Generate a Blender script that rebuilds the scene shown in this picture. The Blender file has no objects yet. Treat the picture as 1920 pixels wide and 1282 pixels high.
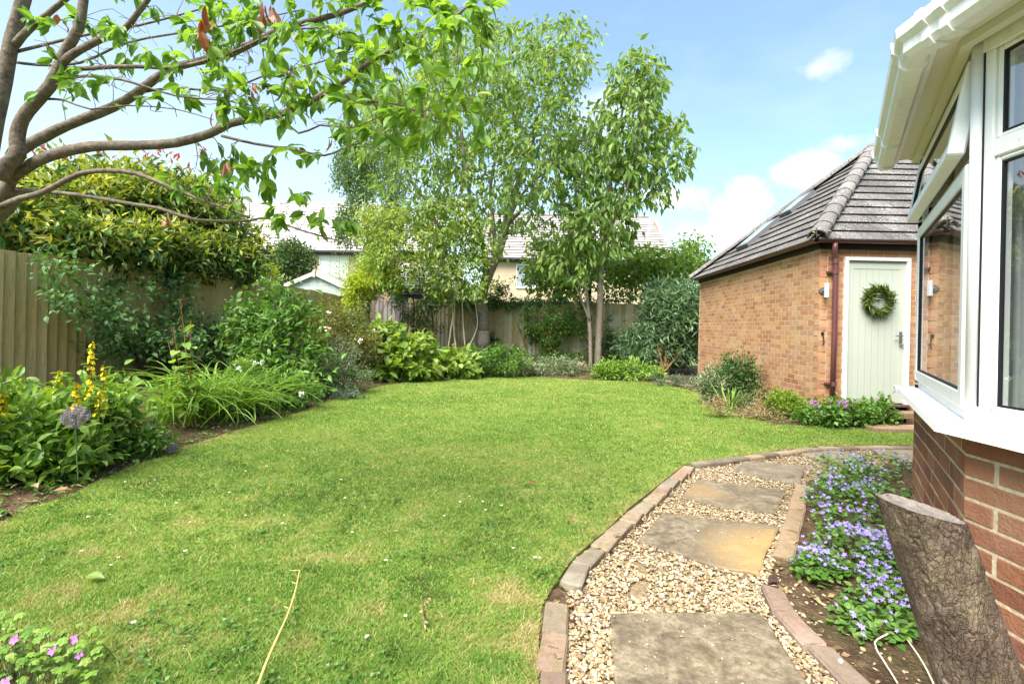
import bpy, math, random
import numpy as np
from mathutils import Vector, Matrix
rng = np.random.default_rng(11)
random.seed(5)
SC = bpy.context.scene
COL = SC.collection
# ---------------------------------------------------------------- camera model
F, CX, CY, ROLL = 907.0, 960.0, 612.0, 0.021
CAM = np.array([0.0, 0.0, 1.25])
cr, sr = math.cos(ROLL), math.sin(ROLL)
def ray(u, v):
    xc = (u-CX)/F; yc = -(v-CY)/F
    return np.array([xc*cr - yc*sr, 1.0, xc*sr + yc*cr])
def at(u, v, Y):                      # point of the view ray at depth Y
    return CAM + ray(u, v)*Y
def gp(u, v, z=0.0):                  # point of the view ray on the level z
    d = ray(u, v); return CAM + d*((z-CAM[2])/d[2])
def px(p):
    p = np.asarray(p)-CAM
    xc = (p[0]*cr + p[2]*sr)/p[1]; yc = (-p[0]*sr + p[2]*cr)/p[1]
    return CX+F*xc, CY-F*yc
def nrm(a):
    return a/np.maximum(np.linalg.norm(a, axis=-1, keepdims=True), 1e-9)
# ---------------------------------------------------------------- object helpers
def tag(o, label=None, cat=None, group=None, kind=None):
    if label: o['label'] = label
    if cat: o['category'] = cat
    if group: o['group'] = group
    if kind: o['kind'] = kind
    return o
def thing(name, label, cat, loc=(0, 0, 0), group=None):
    o = bpy.data.objects.new(name, None); COL.objects.link(o)
    o.location = loc; o.empty_display_size = 0.1
    return tag(o, label, cat, group)
def wloc(o):
    p = np.array(o.location); 
    while o.parent: o = o.parent; p = p+np.array(o.location)
    return p
class MB:
    """collects vertices and polygons (numpy) and links them as one mesh object"""
    def __init__(s): s.V = []; s.n = 0; s.Fc = []; s.R = []; s.UV = []
    def add(s, V, faces, rnd=None, uv=None):
        V = np.asarray(V, float).reshape(-1, 3)
        if isinstance(faces, np.ndarray): grp = [faces]
        else:
            by = {}
            for k, f in enumerate(faces): by.setdefault(len(f), []).append((k, f))
            grp = []; order = []
            for L, fl in by.items():
                grp.append(np.array([f for _, f in fl])); order.append([k for k, _ in fl])
            if rnd is not None and not np.isscalar(rnd):
                rnd = [np.asarray(rnd)[o] for o in order]
        for gi, g in enumerate(grp):
            s.Fc.append(g + s.n)
            if rnd is None: r = np.full(len(g), 0.5)
            elif np.isscalar(rnd): r = np.full(len(g), float(rnd))
            elif isinstance(rnd, list): r = rnd[gi]
            else: r = np.asarray(rnd)
            s.R.append(r)
        s.V.append(V); s.n += len(V)
    def box(s, c, size, rot=None, rnd=0.5, bev=0.0):
        c = np.asarray(c, float); h = np.asarray(size, float)/2
        if bev > 0:
            b = min(bev, *(h*0.9)); V = []
            for ax in range(3):
                for sx in (-1, 1):
                    for a, bq in ((-1, -1), (1, -1), (1, 1), (-1, 1)):
                        p = np.zeros(3); p[ax] = sx*h[ax]
                        i, j = (ax+1) % 3, (ax+2) % 3
                        p[i] = a*(h[i]-b); p[j] = bq*(h[j]-b); V.append(p)
            V = np.array(V)
            f = []
            idx = {}
            for k, p in enumerate(V):
                ax = k//8; key = (ax, tuple(np.sign(p).astype(int))); idx[key] = k
            for ax in range(3):
                for sx in (0, 1):
                    q = [ax*8+sx*4+i for i in range(4)]
                    f.append(q if sx else q[::-1])
            for ax in range(3):                      # edges
                i, j = (ax+1) % 3, (ax+2) % 3
                for a in (-1, 1):
                    for b2 in (-1, 1):
                        def key(face_ax, sax):
                            t = [0, 0, 0]; t[ax] = sax; t[i] = a; t[j] = b2; return idx[(face_ax, tuple(t))]
                        q = [key(i, -1), key(i, 1), key(j, 1), key(j, -1)]
                        f.append(q if a*b2 < 0 else q[::-1])
            for sx in (-1, 1):
                for sy in (-1, 1):
                    for sz in (-1, 1):
                        t = (sx, sy, sz); q = [idx[(0, t)], idx[(1, t)], idx[(2, t)]]
                        f.append(q if sx*sy*sz > 0 else q[::-1])
        else:
            V = np.array([(x, y, z) for x in (-1, 1) for y in (-1, 1) for z in (-1, 1)], float)*h
            f = [[0, 1, 3, 2], [4, 6, 7, 5], [0, 4, 5, 1], [2, 3, 7, 6], [0, 2, 6, 4], [1, 5, 7, 3]]
        if rot is not None:
            rot = np.array(rot, float)
            if np.linalg.det(rot) < 0: rot[:, 1] *= -1
            V = V @ rot.T
        s.add(V+c, f, rnd)
    def prism(s, poly, z0, z1, rnd=0.5):
        """vertical prism over a 2D polygon (counter-clockwise)"""
        P = np.array(poly, float); n = len(P)
        if np.sum(P[:, 0]*np.roll(P[:, 1], -1)-np.roll(P[:, 0], -1)*P[:, 1]) < 0: P = P[::-1]
        V = np.vstack([np.c_[P, np.full(n, z0)], np.c_[P, np.full(n, z1)]])
        f = [list(range(n))[::-1], [n+i for i in range(n)]]
        f += [[i, (i+1) % n, n+(i+1) % n, n+i] for i in range(n)]
        s.add(V, f, rnd)
    def extr(s, poly, vec, rnd=0.5):
        """planar 3D polygon pushed along vec"""
        P = np.array(poly, float); n = len(P); vec = np.asarray(vec, float)
        nn = np.zeros(3)
        for i in range(n): nn += np.cross(P[i]-P[0], P[(i+1) % n]-P[0])
        if nn @ vec > 0: P = P[::-1]
        V = np.vstack([P, P+vec])
        f = [list(range(n)), [n+i for i in range(n)][::-1]]
        f += [[(i+1) % n, i, n+i, n+(i+1) % n] for i in range(n)]
        s.add(V, f, rnd)
    def tube(s, pts, rad, sides=6, cap=True, rnd=0.5):
        P = np.asarray(pts, float); m = len(P)
        R = np.full(m, rad, float) if np.isscalar(rad) else np.asarray(rad, float)
        T = np.empty_like(P); T[1:-1] = P[2:]-P[:-2]; T[0] = P[1]-P[0]; T[-1] = P[-1]-P[-2]
        T = nrm(T)
        a = np.array([0, 0, 1.0]) if abs(T[0][2]) < .9 else np.array([1.0, 0, 0])
        N = np.cross(T[0], a); N /= np.linalg.norm(N)
        ang = np.arange(sides)*2*np.pi/sides; ca, sa = np.cos(ang)[:, None], np.sin(ang)[:, None]
        V = np.empty((m, sides, 3))
        for i in range(m):
            N = N - T[i]*(N@T[i]); N /= max(np.linalg.norm(N), 1e-9)
            B = np.cross(T[i], N)
            V[i] = P[i]+R[i]*(ca*N+sa*B)
        i = np.arange(m-1)[:, None]; j = np.arange(sides)[None, :]; j2 = (j+1) % sides
        Fq = np.stack([i*sides+j, i*sides+j2, (i+1)*sides+j2, (i+1)*sides+j], -1).reshape(-1, 4)
        b = s.n
        s.add(V.reshape(-1, 3), Fq, rnd)
        if cap:
            s.Fc.append(np.array([[b+k for k in range(sides)][::-1]])); s.R.append(np.array([rnd if np.isscalar(rnd) else .5]))
            s.Fc.append(np.array([[b+(m-1)*sides+k for k in range(sides)]])); s.R.append(np.array([rnd if np.isscalar(rnd) else .5]))
    def build(s, name, mat, parent=None, loc=None, smooth=False, kind=None):
        me = bpy.data.meshes.new(name)
        V = np.concatenate(s.V) if s.V else np.zeros((0, 3))
        if parent is not None:
            V = V-wloc(parent)
            if loc is not None: V = V-(np.asarray(loc)-wloc(parent))
        elif loc is not None: V = V-np.asarray(loc)
        lens = np.concatenate([np.full(len(g), g.shape[1]) for g in s.Fc])
        loops = np.concatenate([g.ravel() for g in s.Fc])
        st = np.zeros(len(lens), int); st[1:] = np.cumsum(lens)[:-1]
        me.vertices.add(len(V)); me.vertices.foreach_set('co', V.astype(np.float32).ravel())
        me.loops.add(len(loops)); me.loops.foreach_set('vertex_index', loops.astype(np.int32))
        me.polygons.add(len(lens)); me.polygons.foreach_set('loop_start', st.astype(np.int32))
        me.update(calc_edges=True)
        a = me.attributes.new('rnd', 'FLOAT', 'FACE'); a.data.foreach_set('value', np.concatenate(s.R).astype(np.float32))
        me.polygons.foreach_set('use_smooth', np.full(len(lens), bool(smooth)))
        me.validate(); me.update()
        if isinstance(mat, (list, tuple)):
            for m_ in mat: me.materials.append(m_)
        elif mat: me.materials.append(mat)
        o = bpy.data.objects.new(name, me); COL.objects.link(o)
        if parent is not None:
            o.parent = parent
            if loc is not None: o.location = np.asarray(loc)-wloc(parent)
        elif loc is not None: o.location = loc
        if kind: o['kind'] = kind
        return o
def dup(o, loc, rotz=0.0, label=None, scale=1.0, group=None):
    r = o.copy(); COL.objects.link(r); r.location = loc; r.rotation_euler = (0, 0, rotz); r.scale = (scale,)*3
    if label: r['label'] = label
    if group: r['group'] = group
    for ch in list(o.children):
        c = ch.copy(); COL.objects.link(c); c.parent = r
        for g in ch.children:
            d = g.copy(); COL.objects.link(d); d.parent = c
    return r
# ---------------------------------------------------------------- material helpers
def nd(nt, typ, ins=None, **props):
    n = nt.nodes.new(typ)
    for k, v in props.items(): setattr(n, k, v)
    for k, v in (ins or {}).items():
        s = n.inputs[k]
        if isinstance(v, bpy.types.NodeSocket): nt.links.new(v, s)
        else:
            if s.type == 'RGBA' and len(v) == 3: v = (*v, 1)
            s.default_value = v
    return n
def ramp(nt, fac, stops, interp='LINEAR'):
    n = nd(nt, 'ShaderNodeValToRGB', {'Fac': fac}); e = n.color_ramp.elements; n.color_ramp.interpolation = interp
    while len(e) < len(stops): e.new(0.5)
    for i, (p, c) in enumerate(stops):
        e[i].position = p; e[i].color = (*c, 1) if not np.isscalar(c) else (c, c, c, 1)
    return n.outputs['Color']
def noise(nt, vec, scale, detail=4, rough=.55, dist=0.0):
    return nd(nt, 'ShaderNodeTexNoise', {'Vector': vec, 'Scale': scale, 'Detail': detail, 'Roughness': rough, 'Distortion': dist}).outputs['Fac']
def mixc(nt, fac, a, b, blend='MIX'):
    return nd(nt, 'ShaderNodeMix', {0: fac, 6: a, 7: b}, data_type='RGBA', blend_type=blend).outputs[2]
def mth(nt, op, a, b=0.0, c=0.0):
    return nd(nt, 'ShaderNodeMath', {0: a, 1: b, 2: c}, operation=op).outputs[0]
def mapr(nt, v, a, b, c=0.0, d=1.0):
    return nd(nt, 'ShaderNodeMapRange', {0: v, 1: a, 2: b, 3: c, 4: d}).outputs[0]
def newmat(name):
    m = bpy.data.materials.new(name); m.use_nodes = True; nt = m.node_tree; nt.nodes.clear()
    out = nt.nodes.new('ShaderNodeOutputMaterial')
    return m, nt, out
def obco(nt): return nd(nt, 'ShaderNodeTexCoord').outputs['Object']
def geoco(nt): return nd(nt, 'ShaderNodeNewGeometry').outputs['Position']
def attr(nt): return nd(nt, 'ShaderNodeAttribute', attribute_name='rnd').outputs['Fac']
def bump(nt, h, strength=.5, dist=.01):
    return nd(nt, 'ShaderNodeBump', {'Height': h, 'Strength': strength, 'Distance': dist}).outputs['Normal']
def pbsdf(nt, out, col, rough=.6, nor=None, spec=.5, metal=0.0):
    ins = {'Base Color': col, 'Roughness': rough, 'Specular IOR Level': spec, 'Metallic': metal}
    if nor is not None: ins['Normal'] = nor
    b = nd(nt, 'ShaderNodeBsdfPrincipled', ins); nt.links.new(b.outputs[0], out.inputs[0]); return b
def stretch(nt, vec, s):
    return nd(nt, 'ShaderNodeMapping', {'Vector': vec, 'Scale': s}).outputs[0]
def leafmat(name, stops, trans=.35, rough=.42, tcol=(1.25, 1.2, .5), spec=.35, nscale=3.0):
    """leaf blade: per-leaf colour from stops, diffuse + light passing through"""
    m, nt, out = newmat(name)
    r = attr(nt); n = noise(nt, geoco(nt), nscale, 2)
    f = mth(nt, 'ADD', mth(nt, 'MULTIPLY', r, .75), mth(nt, 'MULTIPLY', n, .3))
    c = ramp(nt, f, stops)
    fine = noise(nt, geoco(nt), 60, 2); c2 = mixc(nt, mapr(nt, fine, .3, .7, 0, .25), c, (.02, .04, .008))
    b = nd(nt, 'ShaderNodeBsdfPrincipled', {'Base Color': c2, 'Roughness': rough, 'Specular IOR Level': spec})
    tc = mixc(nt, 1.0, c, (*tcol, 1), 'MULTIPLY')
    t = nd(nt, 'ShaderNodeBsdfTranslucent', {'Color': tc})
    mx = nd(nt, 'ShaderNodeMixShader', {0: trans, 1: b.outputs[0], 2: t.outputs[0]})
    nt.links.new(mx.outputs[0], out.inputs[0]); return m
def plain(name, col, rough=.5, spec=.5, metal=0.0, var=.15, nscale=12, bstr=0.0, bscale=80):
    m, nt, out = newmat(name); co = obco(nt)
    n = noise(nt, co, nscale, 4); c = mixc(nt, mapr(nt, n, .3, .7, 0, var), (*col, 1), (*[x*.45 for x in col], 1))
    nor = bump(nt, noise(nt, co, bscale, 3), bstr, .004) if bstr else None
    pbsdf(nt, out, c, rough, nor, spec, metal); return m
def bark(name, a, b, lichen=(.35, .36, .28), lam=.3, sz=(1, 1, .25), sc=18, bs=.8):
    m, nt, out = newmat(name); co = geoco(nt)
    n = noise(nt, stretch(nt, co, sz), sc, 6, .65); n2 = noise(nt, co, 7, 4); n3 = noise(nt, co, 45, 3)
    c = ramp(nt, n, [(.3, a), (.62, b)]); c = mixc(nt, mapr(nt, n2, .5, .7, 0, lam), c, (*lichen, 1))
    c = mixc(nt, mapr(nt, n3, .35, .65, 0, .35), c, (*[x*.5 for x in a], 1))
    pbsdf(nt, out, c, .85, bump(nt, mth(nt, 'ADD', n, mth(nt, 'MULTIPLY', n3, .4)), bs, .015), .2); return m
# ================================================================= camera, light, sky
cam = bpy.data.cameras.new('camera'); camo = bpy.data.objects.new('camera', cam); COL.objects.link(camo)
cam.sensor_width = 36.0; cam.lens = 36.0*F/1920; cam.shift_y = -(641-CY)/1920.0
cam.clip_start = .02; cam.clip_end = 3000
right = Vector((cr, 0, sr)); up = Vector((-sr, 0, cr)); back = Vector((0, -1, 0))
M4 = Matrix((right, up, back)).transposed().to_4x4(); M4.translation = Vector(CAM); camo.matrix_world = M4
SC.camera = camo
SUN_EL, SUN_AZ = math.radians(57), math.radians(-145)       # azimuth clockwise from +Y: from the left, a little behind
sd = Vector((math.sin(SUN_AZ)*math.cos(SUN_EL), math.cos(SUN_AZ)*math.cos(SUN_EL), math.sin(SUN_EL)))
sl = bpy.data.lights.new('sun', 'SUN'); so = bpy.data.objects.new('sun', sl); COL.objects.link(so)
sl.energy = 3.9; sl.angle = math.radians(42); sl.color = (1, .95, .86)
so.rotation_euler = sd.to_track_quat('Z', 'Y').to_euler(); so.location = (0, 0, 30)
W = bpy.data.worlds.new('World'); SC.world = W; W.use_nodes = True
nt = W.node_tree; nt.nodes.clear()
wo = nt.nodes.new('ShaderNodeOutputWorld')
sky = nd(nt, 'ShaderNodeTexSky', sky_type='NISHITA', sun_disc=False, sun_elevation=SUN_EL, sun_rotation=SUN_AZ,
         air_density=1.0, dust_density=1.2, ozone_density=1.5)
gen = nd(nt, 'ShaderNodeTexCoord').outputs['Generated']
dirn = nd(nt, 'ShaderNodeVectorMath', {0: gen}, operation='NORMALIZE').outputs[0]
sep = nd(nt, 'ShaderNodeSeparateXYZ', {0: dirn}); dx, dy, dz = sep.outputs
wn = noise(nt, dirn, 12, 9, .62); wn2 = noise(nt, stretch(nt, dirn, (1, 1, 2.5)), 3.0, 6, .6)
mask = None
for (u, v, sx, sy, amp) in [(1380, 388, 78, 46, 1), (1522, 322, 62, 40, 1), (1535, 131, 40, 22, .55), (1250, 372, 90, 26, .8), (1590, 268, 42, 20, .6), (1330, 440, 90, 36, .6), (1160, 210, 90, 60, .45)]:
    d = ray(u, v); d = d/np.linalg.norm(d)
    rx = np.array([d[1], -d[0], 0]); rx /= np.linalg.norm(rx); ry = np.cross(rx, d)
    a = nd(nt, 'ShaderNodeVectorMath', {0: dirn, 1: tuple(rx)}, operation='DOT_PRODUCT').outputs['Value']
    b = nd(nt, 'ShaderNodeVectorMath', {0: dirn, 1: tuple(ry)}, operation='DOT_PRODUCT').outputs['Value']
    b = mth(nt, 'SUBTRACT', b, float(ry@d))
    k = 1.25                                                # px to unit direction, roughly, off axis
    ea = mth(nt, 'POWER', mth(nt, 'MULTIPLY', a, F*k/sx), 2.0); eb = mth(nt, 'POWER', mth(nt, 'MULTIPLY', b, F*k/sy), 2.0)
    e = mth(nt, 'SQRT', mth(nt, 'ADD', ea, eb))
    e = mth(nt, 'ADD', e, mth(nt, 'MULTIPLY', mth(nt, 'SUBTRACT', wn, .5), 3.4))
    front = mapr(nt, dy, .1, .2)
    mk = mth(nt, 'MULTIPLY', mth(nt, 'MULTIPLY', mapr(nt, e, 1.15, .3, 0, amp), front), 1.0)
    mask = mk if mask is None else mth(nt, 'MAXIMUM', mask, mk)
cirrus = mapr(nt, wn2, .5, .8, 0, .25)
left = mapr(nt, mth(nt, 'SUBTRACT', mth(nt, 'MULTIPLY', dy, .35), dx), -.35, .75)
haze = mth(nt, 'MULTIPLY', mapr(nt, dz, .62, .02, 0, .95), mapr(nt, left, 0, 1, .14, 1.0))
soft = mth(nt, 'MAXIMUM', mth(nt, 'ADD', cirrus, .10), haze)
c = mixc(nt, 1.0, sky.outputs[0], (1.0, 1.12, 1.05, 1), 'MULTIPLY')
c = mixc(nt, soft, c, (3.2, 3.6, 3.85, 1))
c = mixc(nt, mask, c, (4.2, 4.25, 4.3, 1))
bg = nd(nt, 'ShaderNodeBackground', {'Color': c, 'Strength': .096}); nt.links.new(bg.outputs[0], wo.inputs[0])
SC.view_settings.view_transform = 'Standard'; SC.view_settings.look = 'None'
SC.view_settings.gamma = 1; SC.view_settings.use_curve_mapping = False
SC.view_settings.exposure = 1.76
SC.render.engine = 'CYCLES'
cy = SC.cycles
cy.use_denoising = True; cy.max_bounces = 8; cy.diffuse_bounces = 5; cy.glossy_bounces = 3
cy.transmission_bounces = 4; cy.transparent_max_bounces = 8; cy.caustics_reflective = False; cy.caustics_refractive = False
cy.use_adaptive_sampling = True; cy.adaptive_threshold = .015
try: cy.denoiser = 'OPENIMAGEDENOISE'
except Exception: pass
# ================================================================= ground, lawn, path
def vnoise(x, y, scale, seed=0):
    x = np.asarray(x)*scale; y = np.asarray(y)*scale
    g = np.random.default_rng(seed).random((64, 64))
    xi = np.floor(x).astype(int); yi = np.floor(y).astype(int); fx = x-xi; fy = y-yi
    fx = fx*fx*(3-2*fx); fy = fy*fy*(3-2*fy)
    a = g[xi % 64, yi % 64]; b = g[(xi+1) % 64, yi % 64]; c_ = g[xi % 64, (yi+1) % 64]; d = g[(xi+1) % 64, (yi+1) % 64]
    return (a*(1-fx)+b*fx)*(1-fy)+(c_*(1-fx)+d*fx)*fy
def fbm(x, y, scale, seed=0):
    return .55*vnoise(x, y, scale, seed)+.28*vnoise(x, y, scale*2.1, seed+1)+.17*vnoise(x, y, scale*4.3, seed+2)
def inpoly(X, Y, P):
    P = np.asarray(P)[:, :2]; r = np.zeros(np.shape(X), bool); n = len(P); j = n-1
    for i in range(n):
        xi, yi = P[i]; xj, yj = P[j]
        cnd = ((yi > Y) != (yj > Y)) & (X < (xj-xi)*(Y-yi)/(yj-yi+1e-12)+xi); r ^= cnd; j = i
    return r
def pdist(X, Y, P, closed=True):
    P = np.asarray(P)[:, :2]; d = np.full(np.shape(X), 1e9); n = len(P)
    for i in range(n if closed else n-1):
        a = P[i]; b = P[(i+1) % n]; ab = b-a; t = np.clip(((X-a[0])*ab[0]+(Y-a[1])*ab[1])/(ab@ab+1e-12), 0, 1)
        d = np.minimum(d, np.hypot(X-a[0]-t*ab[0], Y-a[1]-t*ab[1]))
    return d
def smooth(t): t = np.clip(t, 0, 1); return t*t*(3-2*t)
def resample(P, step):
    P = np.asarray(P, float); d = np.r_[0, np.cumsum(np.linalg.norm(np.diff(P, axis=0), axis=1))]
    n = max(2, int(round(d[-1]/step))+1); t = np.linspace(0, d[-1], n)
    return np.stack([np.interp(t, d, P[:, k]) for k in range(P.shape[1])], 1)
edge_outer = [gp(u, v) for u, v in [(1008, 1300), (1010, 1200), (1014, 1135), (1046, 1082), (1078, 1040), (1130, 997), (1180, 950), (1240, 903), (1284, 868), (1330, 862), (1400, 853), (1460, 843), (1540, 835), (1705, 832), (1790, 832)]]
lawn_px = [(1790, 806), (1690, 802), (1560, 800), (1450, 796), (1400, 782), (1345, 757), (1310, 736), (1240, 719), (1180, 715), (1100, 712), (1000, 707), (900, 706), (800, 711), (720, 722), (650, 741), (600, 757), (560, 774), (470, 800), (380, 826), (300, 855), (230, 880), (150, 917), (60, 952), (0, 982)]
lawn = [(.10, -.5), (.11, 1.2)]+[p[:2] for p in edge_outer]+[gp(u, v)[:2] for u, v in lawn_px]+[(-3.25, 2.45), (-3.0, 1.9), (-2.3, 1.72), (-1.62, 1.70), (-1.42, 1.45), (-1.3, .6), (-1.0, -.5)]
lawn = np.array([np.array(p) for p in lawn])
path_in = [gp(u, v)[:2] for u, v in [(1055, 1300), (1058, 1200), (1062, 1110), (1092, 1070), (1150, 1018), (1210, 962), (1262, 915), (1300, 877), (1430, 860), (1530, 845), (1705, 841), (1790, 841)]]
path_out = [gp(u, v)[:2] for u, v in [(1790, 872), (1705, 868), (1600, 872), (1512, 902), (1488, 960), (1466, 1010), (1440, 1085), (1448, 1130), (1560, 1262), (1600, 1310)]]
pathp = np.array([(.17, -.5), (.18, 1.2)]+path_in+path_out+[(.95, 1.2), (.8, -.5)])
FB_Y = 14.4                                                     # back fence
FL0, FL1 = np.array([-6.6, 4.6]), np.array([-4.25, FB_Y])         # left fence line
def groundz(x, y):
    x = np.asarray(x, float); y = np.asarray(y, float)
    d = pdist(x, y, lawn); ins = inpoly(x, y, lawn)
    rise = np.where(x > 2.6, .06, .24); rise = np.where((x > .5) & (y < 4.6), -.005, rise)
    z = rise*smooth((d-.02)/1.5)+.02*fbm(x, y, 4, 3)-.012
    z = np.where(ins, -.05, z)
    z = np.where(inpoly(x, y, pathp), -.035, z)
    return z
def gz(x, y): return float(groundz(np.array([x]), np.array([y]))[0])
def soilmat():
    m, nt, out = newmat('soil'); co = geoco(nt)
    n = noise(nt, co, 9, 8, .65); n2 = noise(nt, co, 60, 4); n3 = noise(nt, co, 2.2, 3)
    c = ramp(nt, n, [(.25, (.035, .022, .013)), (.5, (.085, .055, .032)), (.72, (.16, .11, .065))])
    c = mixc(nt, mapr(nt, n2, .55, .68, 0, .55), c, (.26, .19, .11, 1))
    c = mixc(nt, mapr(nt, n3, .55, .7, 0, .4), c, (.06, .08, .025, 1))
    pbsdf(nt, out, c, .95, bump(nt, mth(nt, 'ADD', n, n2), 1.0, .03), .1); return m
M_SOIL = soilmat()
def lawnmat():
    m, nt, out = newmat('lawn_ground'); co = geoco(nt)
    n = noise(nt, co, 1.3, 6, .6); n2 = noise(nt, co, 45, 5, .7)
    c = ramp(nt, n2, [(.3, (.16, .2, .045)), (.55, (.28, .31, .08)), (.75, (.44, .38, .18))])
    c = mixc(nt, mapr(nt, n, .45, .65, 0, .45), c, (.22, .19, .075, 1))
    pbsdf(nt, out, c, .95, bump(nt, n2, .8, .02), .1); return m
mb = MB(); mb.add([(-900, -900, -.3), (900, -900, -.3), (900, 1500, -.3), (-900, 1500, -.3)], [[0, 1, 2, 3]])
def farground():
    m, nt, out = newmat('far_ground'); co = geoco(nt); n = noise(nt, co, .3, 6)
    pbsdf(nt, out, ramp(nt, n, [(.3, (.06, .1, .03)), (.7, (.14, .17, .06))]), .95, None, .1); return m
mb.build('ground', farground(), kind='structure')
gx = np.arange(-7.4, 9.01, .09); gy = np.arange(-1.0, 16.6, .09)
GX, GY = np.meshgrid(gx, gy, indexing='ij'); GZ = groundz(GX, GY)
nx, ny = GX.shape; I = np.arange(nx*ny).reshape(nx, ny)
mb = MB(); mb.add(np.stack([GX, GY, GZ], -1).reshape(-1, 3), np.stack([I[:-1, :-1], I[1:, :-1], I[1:, 1:], I[:-1, 1:]], -1).reshape(-1, 4))
mb.build('soil', M_SOIL, smooth=True, kind='structure')
# the turf: one solid sheet with an irregular cut edge
lp = resample(np.vstack([lawn, lawn[:1]]), .06)[:-1]
off = (fbm(lp[:, 0], lp[:, 1], 5, 9)-.5)*.09
tn = np.roll(lp, -1, 0)-np.roll(lp, 1, 0); nn = nrm(np.c_[tn[:, 1], -tn[:, 0]])
onedge = pdist(lp[:, 0], lp[:, 1], np.array(edge_outer), False) < .08
lp2 = lp+nn*np.where(onedge, 0, off)[:, None]
mb = MB(); mb.prism(lp2, -.06, -.004); M_LAWN = lawnmat(); mb.build('lawn', M_LAWN, kind='structure')
# path bed
mb = MB(); mb.prism(pathp, -.06, -.026)
def pathmat():
    m, nt, out = newmat('path_bed'); co = geoco(nt); n = noise(nt, co, 40, 6, .7); n2 = noise(nt, co, 5, 3)
    c = ramp(nt, n, [(.3, (.12, .085, .05)), (.55, (.27, .20, .12)), (.75, (.42, .33, .21))])
    pbsdf(nt, out, mixc(nt, mapr(nt, n2, .5, .65, 0, .5), c, (.24, .14, .05, 1)), .95, bump(nt, n, 1, .02), .1); return m
mb.build('path', pathmat(), kind='structure')
# ---- grass blades
def grassmat():
    m, nt, out = newmat('grass_blade'); r = attr(nt)
    c = ramp(nt, r, [(0, (.06, .125, .016)), (.28, (.125, .25, .034)), (.52, (.215, .335, .06)), (.72, (.31, .32, .10)), (.88, (.41, .32, .15)), (1, (.60, .48, .29))])
    b = nd(nt, 'ShaderNodeBsdfPrincipled', {'Base Color': c, 'Roughness': .5, 'Specular IOR Level': .25})
    t = nd(nt, 'ShaderNodeBsdfTranslucent', {'Color': mixc(nt, 1.0, c, (1.15, 1.15, .7, 1), 'MULTIPLY')})
    nt.links.new(nd(nt, 'ShaderNodeMixShader', {0: .42, 1: b.outputs[0], 2: t.outputs[0]}).outputs[0], out.inputs[0]); return m
M_GRASS = grassmat()
def grass_pts(n_near, n_far):
    out = []
    for (n, y0, y1) in ((n_near, 1.35, 5.6), (n_far, 3.2, 12.6)):
        # density falls with distance
        u = rng.random(n*3); p = 1.25 if y1 < 5 else 1.0
        Y = (y0**(1-p)+u*(y1**(1-p)-y0**(1-p)))**(1/(1-p)) if p != 1 else y0*(y1/y0)**u
        X = rng.uniform(-1.2, 1.05, n*3)*Y
        ok = inpoly(X, Y, lp2); fade = smooth((Y-3.2)/2.4); ok &= (rng.random(len(Y)) > fade) if y0 < 2 else (rng.random(len(Y)) < fade); X, Y = X[ok][:n], Y[ok][:n]; out.append((X, Y))
    return np.concatenate([o[0] for o in out]), np.concatenate([o[1] for o in out])
X, Y = grass_pts(260000, 330000); n = len(X)
pat = fbm(X, Y, 1.1, 21); pat2 = fbm(X, Y, 5.0, 31); de = pdist(X, Y, lp2)
pat3 = fbm(X, Y, 9.0, 61); near_ = smooth((5.5-Y)/3.0)
base = .42+.4*(pat-.5)+(.35+.35*near_)*(pat2-.5)+.6*near_*(pat3-.5)+.22*np.exp(-de/.10)+.10*smooth((3.2-Y)/2)*fbm(X, Y, 2.4, 50)
Rn = np.clip(base+rng.normal(0, .13, n), 0, 1); Rn = np.where(rng.random(n) < .05, rng.uniform(.8, 1, n), Rn)
H = (.008+.012*rng.random(n))*(1+.5*fbm(X, Y, 3, 44))*np.where(rng.random(n) < .03, 1.6, 1)
Wd = (.0022+.0007*Y+.0022*smooth((Y-3.2)/5))*rng.uniform(.7, 1.3, n)
az = rng.uniform(0, 2*np.pi, n); lean = rng.uniform(.3, 1.7, n)*H
la = rng.uniform(0, 2*np.pi, n)
B = np.stack([X, Y, np.full(n, -.006)], 1); S = np.stack([np.cos(az), np.sin(az), 0*az], 1)*Wd[:, None]/2
Lv = np.stack([np.cos(la)*lean, np.sin(la)*lean, H], 1)
mid = B+Lv*np.array([.35, .35, .6]); tip = B+Lv
V = np.stack([B-S, B+S, mid+S*.8, mid-S*.8, tip], 1).reshape(-1, 3); i5 = np.arange(n)[:, None]*5
gm = MB(); gm.V.append(V); gm.n = len(V)
gm.Fc += [i5+np.array([[0, 1, 2, 3]]), i5+np.array([[3, 2, 4]])]; gm.R += [Rn, Rn]
gm.build('grass', M_GRASS, kind='stuff')
# ---- clover and small weeds in the turf
def leafset(mb, T, P, D, N, L, Wd, rnd):
    tv, tf = T; D = nrm(D); S = nrm(np.cross(D, N)+1e-9); N2 = np.cross(S, D)
    L = np.asarray(L)[:, None, None] if not np.isscalar(L) else L; Wd = np.asarray(Wd)[:, None, None] if not np.isscalar(Wd) else Wd
    V = P[:, None, :]+tv[None, :, 0:1]*L*D[:, None, :]+tv[None, :, 1:2]*Wd*S[:, None, :]+tv[None, :, 2:3]*L*N2[:, None, :]
    k = len(tv); n = len(P); b = np.arange(n)*k
    f = (b[:, None, None]+tf[None]).reshape(-1, tf.shape[1])
    mb.add(V.reshape(-1, 3), f, np.repeat(rnd, len(tf)))
T_FAR = (np.array([(0, 0, 0), (.42, .5, .06), (1, 0, -.16), (.42, -.5, .06)], float), np.array([[0, 1, 2], [0, 2, 3]]))
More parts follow.
